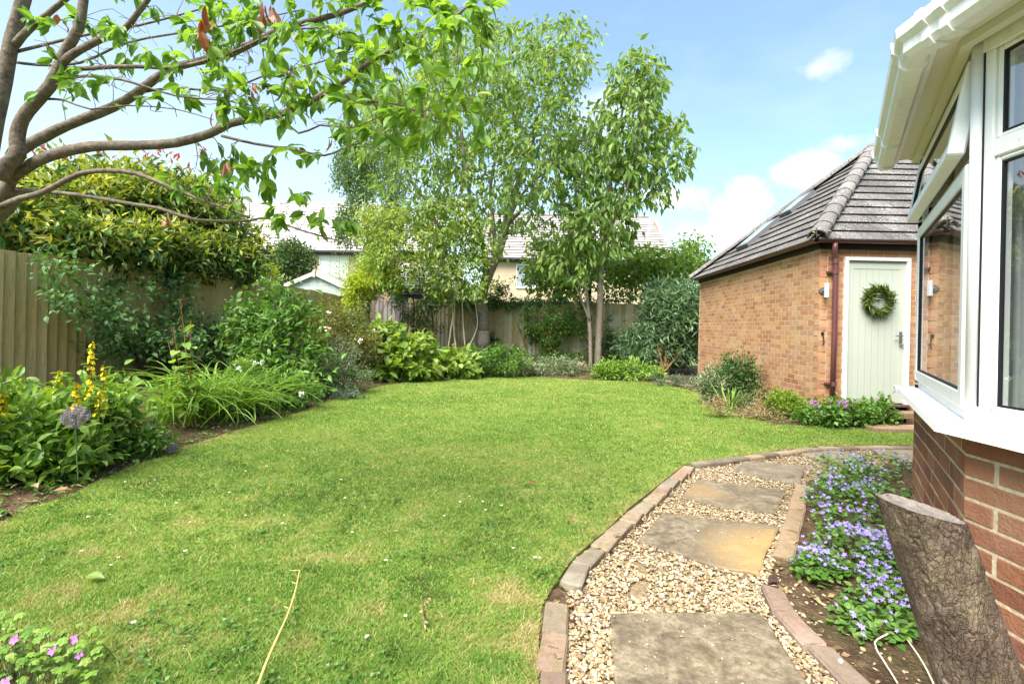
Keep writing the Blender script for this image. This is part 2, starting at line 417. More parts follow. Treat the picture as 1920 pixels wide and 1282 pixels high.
T_NEAR = (np.array([(0, 0, 0), (.34, 0, .01), (.7, 0, -.05), (1, 0, -.2), (.18, .33, .05), (.45, .5, .07), (.74, .33, .0), (.18, -.33, .05), (.45, -.5, .07), (.74, -.33, .0)], float),
          np.array([[0, 4, 1], [4, 5, 1], [1, 5, 2], [5, 6, 2], [2, 6, 3], [0, 1, 7], [7, 1, 8], [1, 2, 8], [8, 2, 9], [2, 3, 9]]))
T_ROUND = (np.array([(0, 0, 0), (.3, 0, .02), (.68, 0, -.03), (1, 0, -.13), (.05, .4, .07), (.4, .52, .06), (.78, .3, -.02), (.05, -.4, .07), (.4, -.52, .06), (.78, -.3, -.02)], float), T_NEAR[1])
def rdir(n, up=0.0):
    d = rng.normal(size=(n, 3)); d[:, 2] += up; return nrm(d)
def zc(n): return rng.normal(.5, .2, n).clip(0, 1)
n = 1500; Yc = 1.5*(11/1.5)**rng.random(n*2); Xc = rng.uniform(-1.1, .9, n*2)*Yc
ok = inpoly(Xc, Yc, lp2) & (fbm(Xc, Yc, 1.6, 77) > .52); Xc, Yc = Xc[ok], Yc[ok]; n = len(Xc)
cm = MB(); P = np.repeat(np.stack([Xc, Yc, 0*Xc+.018], 1), 5, 0)+rng.normal(0, .018, (n*5, 3))*[1, 1, .3]
D = rdir(n*5); D[:, 2] = rng.uniform(-.1, .3, n*5); leafset(cm, T_FAR, P, D, rdir(n*5, 3), .019, .017, zc(n*5))
M_CLOVER = leafmat('clover', [(.2, (.05, .12, .02)), (.6, (.085, .175, .03)), (.9, (.14, .24, .05))], .25)
cm.build('clover_leaves', M_CLOVER, kind='stuff')
# ---- daisies scattered in the turf
M_PETAL = plain('white_petal', (.85, .85, .82), .6, .3, var=.08); M_YEYE = plain('yellow_eye', (.75, .5, .04), .7, .2)
dz_pts = [gp(u, v)[:2] for u, v in [(165, 978), (152, 1040), (222, 1052), (208, 1066), (347, 1043), (533, 971), (529, 988), (356, 985), (723, 1060), (1012, 1053), (1003, 1055), (962, 1035), (880, 935), (905, 948), (862, 948), (910, 962), (940, 955), (660, 1005), (250, 870), (290, 905), (540, 850), (600, 838), (700, 850), (1250, 830), (1290, 835), (1430, 826), (1180, 790), (1100, 770), (1050, 748), (960, 740), (850, 735), (780, 760), (690, 775), (1220, 760), (1330, 790), (1380, 806), (1150, 735), (640, 905), (430, 930), (500, 880), (330, 950), (760, 800), (1000, 790), (1090, 830), (250, 1180), (760, 1165)]]
for _ in range(45):
    y = 3.0*(11/3.0)**random.random(); x = random.uniform(-.9, .75)*y
    if inpoly(np.array([x]), np.array([y]), lp2)[0]: dz_pts.append((x, y))
def daisy():
    h = .033
    root = thing('daisy', 'tiny white daisy open among the grass of the lawn', 'daisy', (0, 0, 0), 'daisies scattered over the lawn')
    p = MB(); k = 13; a = np.arange(k)*2*np.pi/k
    leafset(p, T_FAR, np.zeros((k, 3))+[0, 0, h], np.stack([np.cos(a), np.sin(a), .12+0*a], 1), np.tile([0, 0, 1.0], (k, 1)), .0105, .005, zc(k)); p.build('petal_ring', M_PETAL, root)
    e = MB(); e.tube([(0, 0, h-.001), (0, 0, h+.003), (0, 0, h+.004)], [.0042, .0036, .001], 8); e.build('eye', M_YEYE, root)
    s = MB(); s.tube([(0, 0, -.006), (.002, 0, h)], .0012, 4); s.build('stem', M_CLOVER, root)
    return root
d0 = daisy()
for k, (x, y) in enumerate(dz_pts):
    o = d0 if k == 0 else dup(d0, (x, y, 0), random.uniform(0, 6), scale=random.uniform(.6, 1.0)); o.location = (x, y, 0)
# ---- edging bricks
def brickmat(name, cols, eff=.25, effcol=(.62, .58, .5), bs=.6, moss=0.0, each=False):
    m, nt, out = newmat(name); co = geoco(nt); r = attr(nt)
    if each: r = nd(nt, 'ShaderNodeObjectInfo').outputs['Random']
    c = ramp(nt, r, [(i/(len(cols)-1), q) for i, q in enumerate(cols)])
    n = noise(nt, co, 30, 5, .65); n2 = noise(nt, co, 2.4, 5, .6); n3 = noise(nt, co, 130, 3, .6)
    c = mixc(nt, mapr(nt, n, .35, .7, 0, .55), c, mixc(nt, .5, c, (.12, .06, .04, 1)))
    c = mixc(nt, mapr(nt, mth(nt, 'ADD', n2, mth(nt, 'MULTIPLY', n, .25)), .62, .85, 0, eff), c, (*effcol, 1))
    c = mixc(nt, mapr(nt, n3, .55, .75, 0, .3), c, (.05, .035, .03, 1))
    if moss: c = mixc(nt, mapr(nt, n, .48, .62, 0, moss), c, (.13, .125, .05, 1))
    pbsdf(nt, out, c, .88, bump(nt, mth(nt, 'ADD', n, mth(nt, 'MULTIPLY', n3, .5)), bs, .006), .15); return m
M_EDGE = brickmat('edging_brick', [(.14, .115, .09), (.24, .19, .135), (.30, .225, .15), (.27, .17, .12), (.19, .16, .12)], .5, (.44, .41, .33), 1.0, .5, True)
M_EDGE2 = brickmat('edging_brick_sandy', [(.17, .115, .08), (.24, .165, .105), (.28, .205, .125), (.30, .19, .12)], .4, (.42, .34, .24), 1.0, .3, True)
M_EDGER = brickmat('edging_brick_red', [(.15, .10, .08), (.22, .155, .125), (.27, .18, .14)], .5, (.40, .34, .28), 1.0, .4, True)
def edge_brick(mat, lab, cat='brick', L=.215):
    b = MB(); b.box((0, 0, 0), (L, .102, .065), bev=.008)
    V = b.V[0]; V += rng.normal(0, .0028, V.shape)
    o = b.build('edging_brick', mat); return tag(o, lab, cat)
def lay(cpx, first, zt, lab, group, step=.222, jit=.006, names=None):
    P = np.array([gp(u, v, zt)[:2] for u, v in cpx]); d = np.r_[0, np.cumsum(np.linalg.norm(np.diff(P, axis=0), axis=1))]
    n = int(d[-1]/step); res = []
    for k in range(n):
        a = np.array([np.interp(k*step, d, P[:, i]) for i in (0, 1)]); b_ = np.array([np.interp((k+1)*step-.014, d, P[:, i]) for i in (0, 1)])
        c_ = (a+b_)/2; yaw = math.atan2(*(b_-a)[::-1])+random.gauss(0, .035)
        o = first.copy(); COL.objects.link(o); o.data = first.data
        o.location = (c_[0]+random.gauss(0, jit*.6), c_[1]+random.gauss(0, jit*.6), zt-.0325+random.gauss(0, .003)); o.rotation_euler = (random.gauss(0, .03), random.gauss(0, .02), yaw)
        o['label'] = lab; o['group'] = group; res.append(o)
    return res
protos = [edge_brick(M_EDGE, 'x') for _ in range(3)]; pr = edge_brick(M_EDGER, 'x'); ps = [edge_brick(M_EDGE2, 'x') for _ in range(2)]
for q in protos+[pr]+ps:                      # give each shape its own tone per copy by its mesh
    q.data.attributes['rnd'].data.foreach_set('value', np.full(len(q.data.polygons), random.random(), np.float32))
e1 = lay([(1036, 1345), (1039, 1200), (1043, 1102)], protos[0], .022, 'mossy grey edging brick along the near left edge of the gravel path', 'edging bricks near left')
for o in e1[:1]: o.data = pr.data; o['label'] = 'worn red edging brick at the near left end of the path'
e2 = lay([(1071, 1092), (1090, 1052), (1140, 1008), (1195, 957), (1250, 908), (1292, 873)], protos[1], .024, 'weathered buff edging brick in the slanting run between lawn and gravel', 'edging bricks on the slant')
e3 = lay([(1302, 868), (1400, 856), (1465, 846.5), (1545, 838), (1705, 836.5), (1800, 836.5)], protos[2], .022, 'weathered grey edging brick in the far row between lawn and path', 'edging bricks far row')
e4 = lay([(1505, 908), (1492, 960), (1480, 1005), (1462, 1072)], ps[0], .012, 'sandy orange edging brick between stone slabs and the purple flowers', 'edging bricks by the flowers')
e5 = lay([(1450, 1100), (1466, 1140), (1530, 1205), (1594, 1264), (1660, 1335)], pr, .014, 'pinkish edging brick in the near right run beside bare soil', 'edging bricks near right')
for o in protos+[pr]+ps: bpy.data.objects.remove(o)
# ---- stone slabs
def slabmat(name, cols, ochre=None, amt=.8):
    if ochre and len(ochre) > 2: amt = ochre[2]
    m, nt, out = newmat(name); co = geoco(nt)
    n = noise(nt, stretch(nt, co, (1, 1, 1)), 7, 8, .7, .4); n2 = noise(nt, co, 70, 4, .7); n3 = noise(nt, co, 2.2, 3)
    n4 = noise(nt, co, 26, 6, .75)
    c = ramp(nt, mth(nt, 'ADD', mth(nt, 'MULTIPLY', n, .55), mth(nt, 'MULTIPLY', n4, .45)), [(.40, cols[0]), (.5, cols[1]), (.59, cols[2])])
    c = mixc(nt, mapr(nt, n2, .48, .66, 0, .6), c, (.085, .07, .045, 1))
    c = mixc(nt, mapr(nt, n3, .55, .75, 0, .4), c, (.2, .17, .09, 1))
    if ochre:
        d = nd(nt, 'ShaderNodeVectorMath', {0: co, 1: ochre[0]}, operation='DISTANCE').outputs['Value']
        d = mth(nt, 'ADD', d, mth(nt, 'ADD', mth(nt, 'MULTIPLY', mth(nt, 'SUBTRACT', n, .5), .5), mth(nt, 'MULTIPLY', mth(nt, 'SUBTRACT', n4, .5), .55)))
        c = mixc(nt, mapr(nt, d, ochre[1], ochre[1]*.55, 0, amt), c, mixc(nt, mapr(nt, n, .4, .65), (.36, .235, .10, 1), (.28, .17, .065, 1)))
    pbsdf(nt, out, c, .85, bump(nt, mth(nt, 'ADD', n, mth(nt, 'MULTIPLY', n2, .35)), .55, .012), .2); return m
greys = [(.075, .058, .038), (.145, .115, .076), (.235, .19, .13)]
SL = [([(1141, 1148), (1426, 1147), (1520, 1290), (1590, 1390), (1172, 1390), (1156, 1282)], greys, None, 'large greyish brown stone slab at the front of the path'),
      ([(1244, 960), (1340, 972), (1462, 985), (1440, 1030), (1424, 1075), (1345, 1062), (1280, 1040), (1194, 1013)], greys, ((gp(1490, 1050)[0], gp(1490, 1050)[1], 0), .50), 'stone slab half covered in orange ochre earth'),
      ([(1307, 897), (1390, 907), (1476, 919), (1453, 963), (1360, 950), (1276, 932)], greys, ((gp(1310, 920)[0], gp(1310, 920)[1], 0), .22, .4), 'flat stone slab behind the ochre stained one'),
      ([(1395, 863), (1450, 866), (1510, 873), (1500, 906), (1440, 897), (1374, 881)], [(.095, .075, .052), (.165, .135, .094), (.24, .2, .145)], None, 'stone slab where the path begins to bend'),
      ([(1500, 849), (1562, 843), (1625, 856), (1606, 869), (1545, 863)], [(.12, .095, .07), (.2, .165, .12), (.27, .23, .165)], None, 'pale stone slab half behind the purple flowers on the bend'),
      ([(1638, 843), (1720, 842), (1724, 862), (1655, 858)], [(.12, .095, .07), (.2, .165, .12), (.27, .23, .165)], None, 'farthest stone slab beside the house corner')]
slab_polys = []
for i, (pp, cols, och, lab) in enumerate(SL):
    P = np.array([gp(u, v, 0)[:2] for u, v in pp]); Q = resample(np.vstack([P, P[:1]]), .05)[:-1]
    Q = Q+rng.normal(0, .004, Q.shape); slab_polys.append(Q)
    c0 = Q.mean(0); inner = c0+(Q-c0)*(1-.012/np.linalg.norm(Q-c0, axis=1)[:, None])
    zt = [.004, .002, .001, .0, .0, .0][i]; n = len(Q)
    if np.sum(Q[:, 0]*np.roll(Q[:, 1], -1)-np.roll(Q[:, 0], -1)*Q[:, 1]) < 0: Q = Q[::-1]; inner = inner[::-1]
    V = np.vstack([np.c_[Q, np.full(n, -.045)], np.c_[Q, np.full(n, zt-.006)], np.c_[inner, np.full(n, zt)]])
    f = [[i_, (i_+1) % n, n+(i_+1) % n, n+i_] for i_ in range(n)]+[[n+i_, n+(i_+1) % n, 2*n+(i_+1) % n, 2*n+i_] for i_ in range(n)]+[list(range(2*n, 3*n))]
    mb = MB(); mb.add(V, f); o = mb.build('stone_slab', slabmat('slab_stone', cols, och), loc=(*c0, 0)); tag(o, lab, 'paving slab', 'stone slabs of the path')
# ---- gravel: loose stones of the path
def ico(sub):
    import bmesh
    bm = bmesh.new(); bmesh.ops.create_icosphere(bm, subdivisions=sub, radius=1)
    V = np.array([v.co[:] for v in bm.verts]); Fq = np.array([[v.index for v in f.verts] for f in bm.faces]); bm.free(); return V, Fq
def rotm(n):
    q = nrm(rng.normal(size=(n, 4))); w, x, y, z = q.T
    return np.stack([1-2*(y*y+z*z), 2*(x*y-z*w), 2*(x*z+y*w), 2*(x*y+z*w), 1-2*(x*x+z*z), 2*(y*z-x*w), 2*(x*z-y*w), 2*(y*z+x*w), 1-2*(x*x+y*y)], -1).reshape(n, 3, 3)
def pebbles(mb, X, Y, Z, S, rnd, sub):
    tv, tf = ico(sub); n = len(X)
    sh = S[:, None]*np.stack([rng.uniform(.8, 1.35, n), rng.uniform(.6, 1, n), rng.uniform(.4, .75, n)], 1)
    R = rotm(n); Rz = np.zeros((n, 3, 3)); a = rng.uniform(0, 6.28, n); Rz[:, 0, 0] = np.cos(a); Rz[:, 0, 1] = -np.sin(a); Rz[:, 1, 0] = np.sin(a); Rz[:, 1, 1] = np.cos(a); Rz[:, 2, 2] = 1
    T = tv[None]*(1+rng.normal(0, .13 if sub > 1 else .2, (n, len(tv), 1)))
    V = T*sh[:, None, :]
    tilt = rotm(n)*.25+np.eye(3)*.75; V = np.einsum('nij,nkj->nki', np.einsum('nij,njk->nik', tilt, Rz), V)
    V = V+np.stack([X, Y, Z], 1)[:, None, :]
    f = (np.arange(n)[:, None, None]*len(tv)+tf[None]).reshape(-1, 3); mb.add(V.reshape(-1, 3), f, np.repeat(rnd, len(tf)))
def pts_in(poly, n, y0, y1, p=1.4):
    u = rng.random(n*8); Yq = (y0**(1-p)+u*(y1**(1-p)-y0**(1-p)))**(1/(1-p)); Xq = rng.uniform(0, 4.5, n*8)
    ok = inpoly(Xq, Yq, poly); return Xq[ok][:n], Yq[ok][:n]
def stonemat():
    m, nt, out = newmat('gravel_stone'); r = attr(nt); n = noise(nt, geoco(nt), 90, 4)
    c = ramp(nt, r, [(0, (.16, .10, .055)), (.2, (.235, .17, .095)), (.45, (.335, .255, .15)), (.7, (.42, .335, .21)), (.88, (.50, .43, .315)), (.97, (.34, .29, .25)), (1, (.30, .12, .06))])
    pbsdf(nt, out, mixc(nt, mapr(nt, n, .4, .7, 0, .35), c, (.22, .16, .09, 1)), .8, bump(nt, n, .4, .003), .25); return m
M_STONE = stonemat(); gv = MB()
for (y0, y1, n, sub) in ((1.35, 3.2, 18000, 2), (3.2, 6.4, 13000, 1)):
    X, Y = pts_in(pathp, n, y0, y1); S = rng.gamma(7, .0088/7, len(X)).clip(.0035, .019)
    ins = np.zeros(len(X), bool)
    for q in slab_polys: ins |= inpoly(X, Y, q) & (pdist(X, Y, q) > .006)
    spill = ins & (rng.random(len(X)) < .012); keep = (~ins & (fbm(X, Y, 3, 12) > .26)) | spill; zz = np.where(spill, .004+S*.2, -.026+S*.3+rng.random(len(X))*.016)[keep]; S = np.where(spill, S*.55, S); X, Y, S = X[keep], Y[keep], S[keep]
    pebbles(gv, X, Y, zz, S, rng.random(len(X)), sub)
gv.build('gravel', M_STONE, smooth=True, kind='stuff')
# ================================================================= brick buildings
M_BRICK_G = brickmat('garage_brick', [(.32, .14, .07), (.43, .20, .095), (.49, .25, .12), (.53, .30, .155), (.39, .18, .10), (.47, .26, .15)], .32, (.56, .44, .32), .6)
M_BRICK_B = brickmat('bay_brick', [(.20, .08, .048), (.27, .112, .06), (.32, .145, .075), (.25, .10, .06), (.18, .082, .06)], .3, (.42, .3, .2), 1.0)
def mortarmat():
    m, nt, out = newmat('mortar'); co = geoco(nt); n = noise(nt, co, 60, 4)
    pbsdf(nt, out, ramp(nt, n, [(.3, (.38, .31, .20)), (.7, (.56, .48, .34))]), .95, bump(nt, n, .6, .004), .1); return m
M_MORTAR = mortarmat()
def brick_wall(mb, mo, p0, p1, z0, z1, holes=(), back=.10, seed=0, bl=.2155, bh=.065, j=.010, jit=.0012, start=None, openz=None, trim=(0, 0), bev=.0025, rec=.0025):
    """real bricks in stretcher bond, face on the line p0-p1 (outside on the right hand side walking p0->p1)"""
    p0 = np.array(p0[:2], float); p1 = np.array(p1[:2], float); L = np.linalg.norm(p1-p0); t = (p1-p0)/L; nr = np.array([t[1], -t[0]])
    r = np.random.default_rng(seed); h = bh+j; rows = int(round((z1-z0)/h)); h = (z1-z0)/rows
    R = np.array([[t[0], nr[0], 0], [t[1], nr[1], 0], [0, 0, 1]])
    for k in range(rows):
        za, zb = z0+k*h+j/2, z0+(k+1)*h-j/2
        lo = trim[0]*.112 if k % 2 == 0 else 0.0; hi = L-(trim[1]*.112 if k % 2 else 0.0)
        x = -(bl+j)/2 if k % 2 else 0.0
        while x < hi-.004:
            a, b = max(x+j/2*(x > 0), lo), min(x+bl, hi)
            if b-a < .02:
                x += bl+j; continue
            segs = [(a, b)]
            for (h0, h1, hz0, hz1) in holes:
                if zb > hz0+.01 and za < hz1-.01:
                    segs = [s_ for (q0, q1) in segs for s_ in ((q0, min(q1, h0)), (max(q0, h1), q1)) if s_[1]-s_[0] > .012]
            for (q0, q1) in segs:
                if q1-q0 < .012: continue
                c2 = p0+t*(q0+q1)/2-nr*(.05+float(np.clip(r.normal(0, jit), -.0014, .0014)))
                mb.box((c2[0], c2[1], (za+zb)/2), (q1-q0, .10, zb-za), R, r.random(), bev=bev)
            x += bl+j
    # mortar body behind the faces
    def body(q0, q1, b0, b1):
        if q1-q0 < .01 or b1-b0 < .01: return
        c2 = p0+t*(q0+q1)/2-nr*(rec+back/2); mo.box((c2[0], c2[1], (b0+b1)/2), (q1-q0, back, b1-b0), R)
    e0, e1 = .008*trim[0], L-.008*trim[1]
    if not holes: body(e0, e1, z0, z1)
    else:
        h0, h1, hz0, hz1 = holes[0]
        body(e0, h0, z0, z1); body(h1, e1, z0, z1); body(h0, h1, z0, hz0); body(h0, h1, hz1, z1)
# ---------------------------------------------------------------- roof tiles
def tilemat(name, a, b, lich=(.62, .6, .56), lamt=.8):
    m, nt, out = newmat(name); co = geoco(nt); r = attr(nt)
    n = noise(nt, co, 18, 6, .7); n2 = noise(nt, co, 55, 4, .7); n3 = noise(nt, co, 1.5, 3)
    c = mixc(nt, r, (*a, 1), (*b, 1)); c = mixc(nt, mapr(nt, n, .4, .7, 0, .5), c, (*[x*.5 for x in a], 1))
    c = mixc(nt, mapr(nt, mth(nt, 'ADD', n2, mth(nt, 'MULTIPLY', n3, .25)), .68, .80, 0, lamt), c, (*lich, 1))
    pbsdf(nt, out, c, .9, bump(nt, mth(nt, 'ADD', n, n2), .6, .006), .15); return m
def clip2(P, a, b):
    """keep the part of polygon P left of the line a->b"""
    out = []; n = len(P)
    s = lambda p: (b[0]-a[0])*(p[1]-a[1])-(b[1]-a[1])*(p[0]-a[0])
    for i in range(n):
        p, q = P[i], P[(i+1) % n]; sp, sq = s(p), s(q)
        if sp >= 0: out.append(p)
        if (sp >= 0) != (sq >= 0):
            k = sp/(sp-sq); out.append((p[0]+(q[0]-p[0])*k, p[1]+(q[1]-p[1])*k))
    return out
def tile_slope(mb, O, U, Vv, poly, tw=.33, gauge=.29, th=.02, seed=0, jit=.004):
    """lay tiles on a slope: O origin at eaves, U along eaves, Vv up the slope; poly = outline in (u, v), counter-clockwise"""
    r = np.random.default_rng(seed); O, U, Vv = map(lambda q: np.asarray(q, float), (O, U, Vv)); Nn = np.cross(U, Vv)
    us = [p[0] for p in poly]; vs = [p[1] for p in poly]; k = 0; v = min(vs)
    while v < max(vs):
        u = min(us)-tw*(k % 2)/2
        while u < max(us):
            g = .003
            P = [(u+g, v), (u+tw-g, v), (u+tw-g, v+gauge), (u+g, v+gauge)]
            for i in range(len(poly)):
                P = clip2(P, poly[i], poly[(i+1) % len(poly)])
                if len(P) < 3: break
            if len(P) >= 3:
                lift = th*1.9+abs(r.normal(0, jit)); n = len(P); sk = r.normal(0, jit)
                top = [O+U*p[0]+Vv*p[1]+Nn*(th*.4+(lift+sk*(p[0]-u)/tw)*(1-(p[1]-v)/gauge)) for p in P]
                bot = [q-Nn*th for q in top]; W_ = np.array(top+bot)
                f = [list(range(n)), list(range(n, 2*n))[::-1]]+[[(i+1) % n, i, n+i, n+(i+1) % n] for i in range(n)]
                mb.add(W_, f, float(r.random()))
            u += tw
        v += gauge; k += 1
def face_axes(a, b, apex):
    a, b, apex = map(lambda q: np.asarray(q, float), (a, b, apex)); U = (b-a)/np.linalg.norm(b-a)
    w = apex-a; Vv = w-U*(w@U); H_ = np.linalg.norm(Vv); return U, Vv/H_, (w@U, H_)
# ================================================================= garage
GA = np.array([4.29, 6.77]); GB = np.array([4.67, 12.11]); GC = np.array([9.9, 12.0]); GD = np.array([9.8, 6.77])
WT, WB = 2.475, -.06
gar = thing('garage', 'orange brick garage with a hipped grey tile roof and pale green door', 'garage', (*GA, 0))
DX0, DX1, DZ0, DZ1 = .340, 1.255, .275, 2.318                    # door opening along the front wall
wb, wm = MB(), MB()
brick_wall(wb, wm, GA, GD, WB, WT, [(DX0, DX1, -.06, DZ1)], seed=1, trim=(1, 1), bev=0, rec=.0015, jit=.0005)
brick_wall(wb, wm, GB, GA, WB, WT, seed=2, trim=(1, 1), bev=0, rec=.0015, jit=.0005)
brick_wall(wb, wm, GD, GC, WB, WT, seed=3, trim=(1, 1)); brick_wall(wb, wm, GC, GB, WB, WT, seed=4, trim=(1, 1))
w = wb.build('wall', M_BRICK_G, gar); wm.build('mortar', M_MORTAR, w)
def upvc():
    m, nt, out = newmat('white_upvc'); co = geoco(nt); n = noise(nt, stretch(nt, co, (26, 26, 1.3)), 1.6, 5, .6); n2 = noise(nt, co, 3.5, 5); n3 = noise(nt, co, 40, 3)
    c = mixc(nt, mapr(nt, mth(nt, 'ADD', mth(nt, 'MULTIPLY', n, .6), mth(nt, 'MULTIPLY', n2, .4)), .5, .68, 0, .38), (.81, .81, .80, 1), (.55, .55, .47, 1)); c = mixc(nt, mapr(nt, n3, .64, .74, 0, .3), c, (.4, .4, .34, 1))
    pbsdf(nt, out, c, .38, None, .5); return m
M_WHITE = upvc(); M_FASCIA = plain('black_fascia', (.015, .013, .014), .5, .4, var=.3)
M_MAROON = plain('maroon_plastic', (.13, .045, .05), .38, .5, var=.25, nscale=4); M_LEAD = plain('lead_grey', (.12, .12, .13), .5, .4)
EZ = 2.53; ov = .13                                             # eaves level and overhang
fa = MB()
fa.prism([GA+[-.02, -.02], GD+[.02, -.02], GD+[.02, .0], GA+[-.02, .0]], WT-.05, EZ-.01); lt = (GB-GA)/np.linalg.norm(GB-GA); ln = np.array([-lt[1], lt[0]])
fa.prism([GA+ln*.022+[0, -.02], GA+ln*.0, GB+ln*.0, GB+ln*.022], WT-.05, EZ-.012); fa.prism([GA+ln*.1+[0, -.1], GD+[.1, -.1], GC+[.1, .1], GB+ln*.1+[0, .1]], EZ-.025, EZ-.008)
fa.build('fascia', M_FASCIA, gar)
e = [np.array([*(GA+[-ov, -ov]), EZ]), np.array([*(GD+[ov, -ov]), EZ]), np.array([*(GC+[ov, ov]), EZ]), np.array([*(GB+[-ov, ov]), EZ])]
APX = np.array([6.98, 9.45, 4.86])
print('APX px', px(APX), 'e0', px(e[0]), 'e3', px(e[3]))
M_TILE = tilemat('grey_roof_tile', (.08, .074, .072), (.14, .131, .127))
rt = MB()
for k in range(4):
    a, b = e[k], e[(k+1) % 4]; U, Vv, ap = face_axes(a, b, APX); L = np.linalg.norm(b-a)
    tile_slope(rt, a, U, Vv, [(0, -.03), (L, -.03), ap], tw=.33, gauge=.262, th=.014, seed=k, jit=.0014)
rb = MB()
for k in range(4): a, b = e[k], e[(k+1) % 4]; rb.add([a, b, APX], [[0, 1, 2]])
roof = rt.build('roof', M_TILE, gar); rb.build('underlay', M_FASCIA, roof)
M_HIP = tilemat('hip_tile', (.13, .12, .115), (.2, .185, .175), (.52, .5, .47), .85)
hm = MB()
for k in (0, 1, 2, 3):
    a = e[k]; d = APX-a; L = np.linalg.norm(d); d = d/L; side = nrm(np.cross(d, [0, 0, 1])); upv = np.cross(side, d); s0 = .02; seg = .36; i = 0
    while s0 < L-.05:
        s1 = min(s0+seg+.03, L); r0, r1 = .125, .108; ang = np.linspace(-.15, math.pi+.15, 11); ring = []
        for sx, rr in ((s0, r0), (s1, r1)):
            ring += [a+d*sx+upv*(.035+rng.normal(0, .002))+side*math.cos(q)*rr+upv*math.sin(q)*rr*.8 for q in ang]
            ring += [a+d*sx+upv*.035+side*math.cos(q)*(rr-.018)+upv*math.sin(q)*(rr-.018)*.8 for q in ang[::-1]]
        n = 22; f = [[i_, (i_+1) % n, n+(i_+1) % n, n+i_] for i_ in range(n)]
        f += [[q, q+1, n-2-q, n-1-q] for q in range(10)]; f += [[n+q+1, n+q, 2*n-1-q, 2*n-2-q] for q in range(10)]
        hm.add(ring, f, random.random()); s0 += seg; i += 1
hm.build('hip_tiles', M_HIP, roof, kind=None).name = 'hip_capping'
mm = MB()                                                        # rough mortar bedding and hip iron
for k in range(26):
    p = e[0]+(APX-e[0])*(.006+.035*random.random()); pebbles(mm, np.array([p[0]+random.gauss(0, .05)]), np.array([p[1]+random.gauss(0, .05)]), np.array([p[2]+.03+random.random()*.06]), np.array([.035]), np.array([.5]), 1)
mm.build('mortar_bedding', plain('bedding', (.42, .35, .24), .95, .1, var=.6, nscale=40), roof)
ir = MB(); ir.tube([e[0]+[0, 0, .03], e[0]+[-.02, -.02, .09], e[0]+[-.03, -.03, .16]], .008, 6); ir.build('hip_iron', M_LEAD, roof)
# skylights on the left slope
a, b = e[3], e[0]; U, Vv, ap = face_axes(a, b, APX); Nl = np.cross(U, Vv)
def on_left(u, v):
    d = ray(u, v); t_ = ((a-CAM)@Nl)/(d@Nl); p = CAM+d*t_; return (p-a)@U, (p-a)@Vv
def glassmat(name, f0=.25, tint=(.93, .95, .95)):
    m, nt, out = newmat(name); fc = nd(nt, 'ShaderNodeLayerWeight', {'Blend': .5}).outputs['Facing']; fr = mth(nt, 'ADD', mth(nt, 'MULTIPLY', mth(nt, 'POWER', fc, 4.0), 1-f0), f0)
    tr = nd(nt, 'ShaderNodeBsdfTransparent', {'Color': tint}); gl = nd(nt, 'ShaderNodeBsdfGlossy', {'Color': (.95, .97, 1), 'Roughness': .0})
    nt.links.new(nd(nt, 'ShaderNodeMixShader', {0: fr, 1: tr.outputs[0], 2: gl.outputs[0]}).outputs[0], out.inputs[0]); return m
M_GLASS = glassmat('window_glass')
M_SKYGL = plain('skylight_glass', (.30, .33, .36), .03, 1.0, var=.1)
for (uu, vv, hw, hl, lab) in ((*on_left(1424, 443), .27, .40, 0), (*on_left(1496, 388), .25, .28, 1)):
    R = np.stack([U, Vv, Nl], 1); c = a+U*uu+Vv*vv+Nl*.05; s = MB()
    for (du, dv, su, sv) in ((-hw, 0, .06, 2*hl+.06), (hw, 0, .06, 2*hl+.06), (0, -hl, 2*hw-.06, .06), (0, hl, 2*hw-.06, .06)): s.box(c+U*du+Vv*dv, (su, sv, .10), R)
    sk = s.build('skylight', M_LEAD, roof)
    g = MB(); g.box(c+Nl*.047, (2*hw-.07, 2*hl-.07, .012), R); g.build('skylight_pane', M_SKYGL, sk).parent = roof
# gutters and downpipe
def gutter(mb, p, q, out, z, r=.055, n=8):
    p = np.asarray(p, float); q = np.asarray(q, float); out = np.asarray(out, float); ang = np.linspace(math.pi, 2*math.pi, n); V = []
    for P in (p, q):
        V += [np.array([*(P+out*math.cos(t)*r), z+math.sin(t)*r]) for t in ang]; V += [np.array([*(P+out*math.cos(t)*(r-.006)), z+math.sin(t)*(r-.006)]) for t in ang[::-1]]
    m = 2*n; f = [[i, (i+1) % m, m+(i+1) % m, m+i] for i in range(m)]+[list(range(m))[::-1], list(range(m, 2*m))]; mb.add(V, f)
gu = MB(); go = .115; gz_ = EZ+.015
gutter(gu, GA+[-go, -go], GD+[go, -go], (0, -1), gz_); gutter(gu, GB+ln*go, GA+ln*go+[0, -go], ln, gz_)
g_ = gu.build('gutter', M_MAROON, gar, smooth=False)
dp = MB(); x0 = GA[0]+.165; y0 = GA[1]
dp.tube([(x0-.035, y0-go, gz_-.05), (x0-.035, y0-go, gz_-.12), (x0-.03, y0-.10, gz_-.17), (x0+.015, y0-.065, gz_-.24), (x0+.02, y0-.06, gz_-.30), (x0+.02, y0-.06, 1.2), (x0+.005, y0-.06, .18)], .034, 12)
dpo = dp.build('downpipe', M_MAROON, gar, smooth=True)
for z in (2.10, .55):
    c = MB(); c.tube([(x0+.018, y0-.06, z-.03), (x0+.018, y0-.06, z+.03)], .041, 12); c.box((x0-.03, y0-.03, z), (.10, .05, .025)); c.build('bracket', M_MAROON, dpo)
c = MB(); c.tube([(x0+.018, y0-.06, gz_-.33), (x0+.02, y0-.06, gz_-.26)], .041, 12); c.build('collar', M_MAROON, dpo)
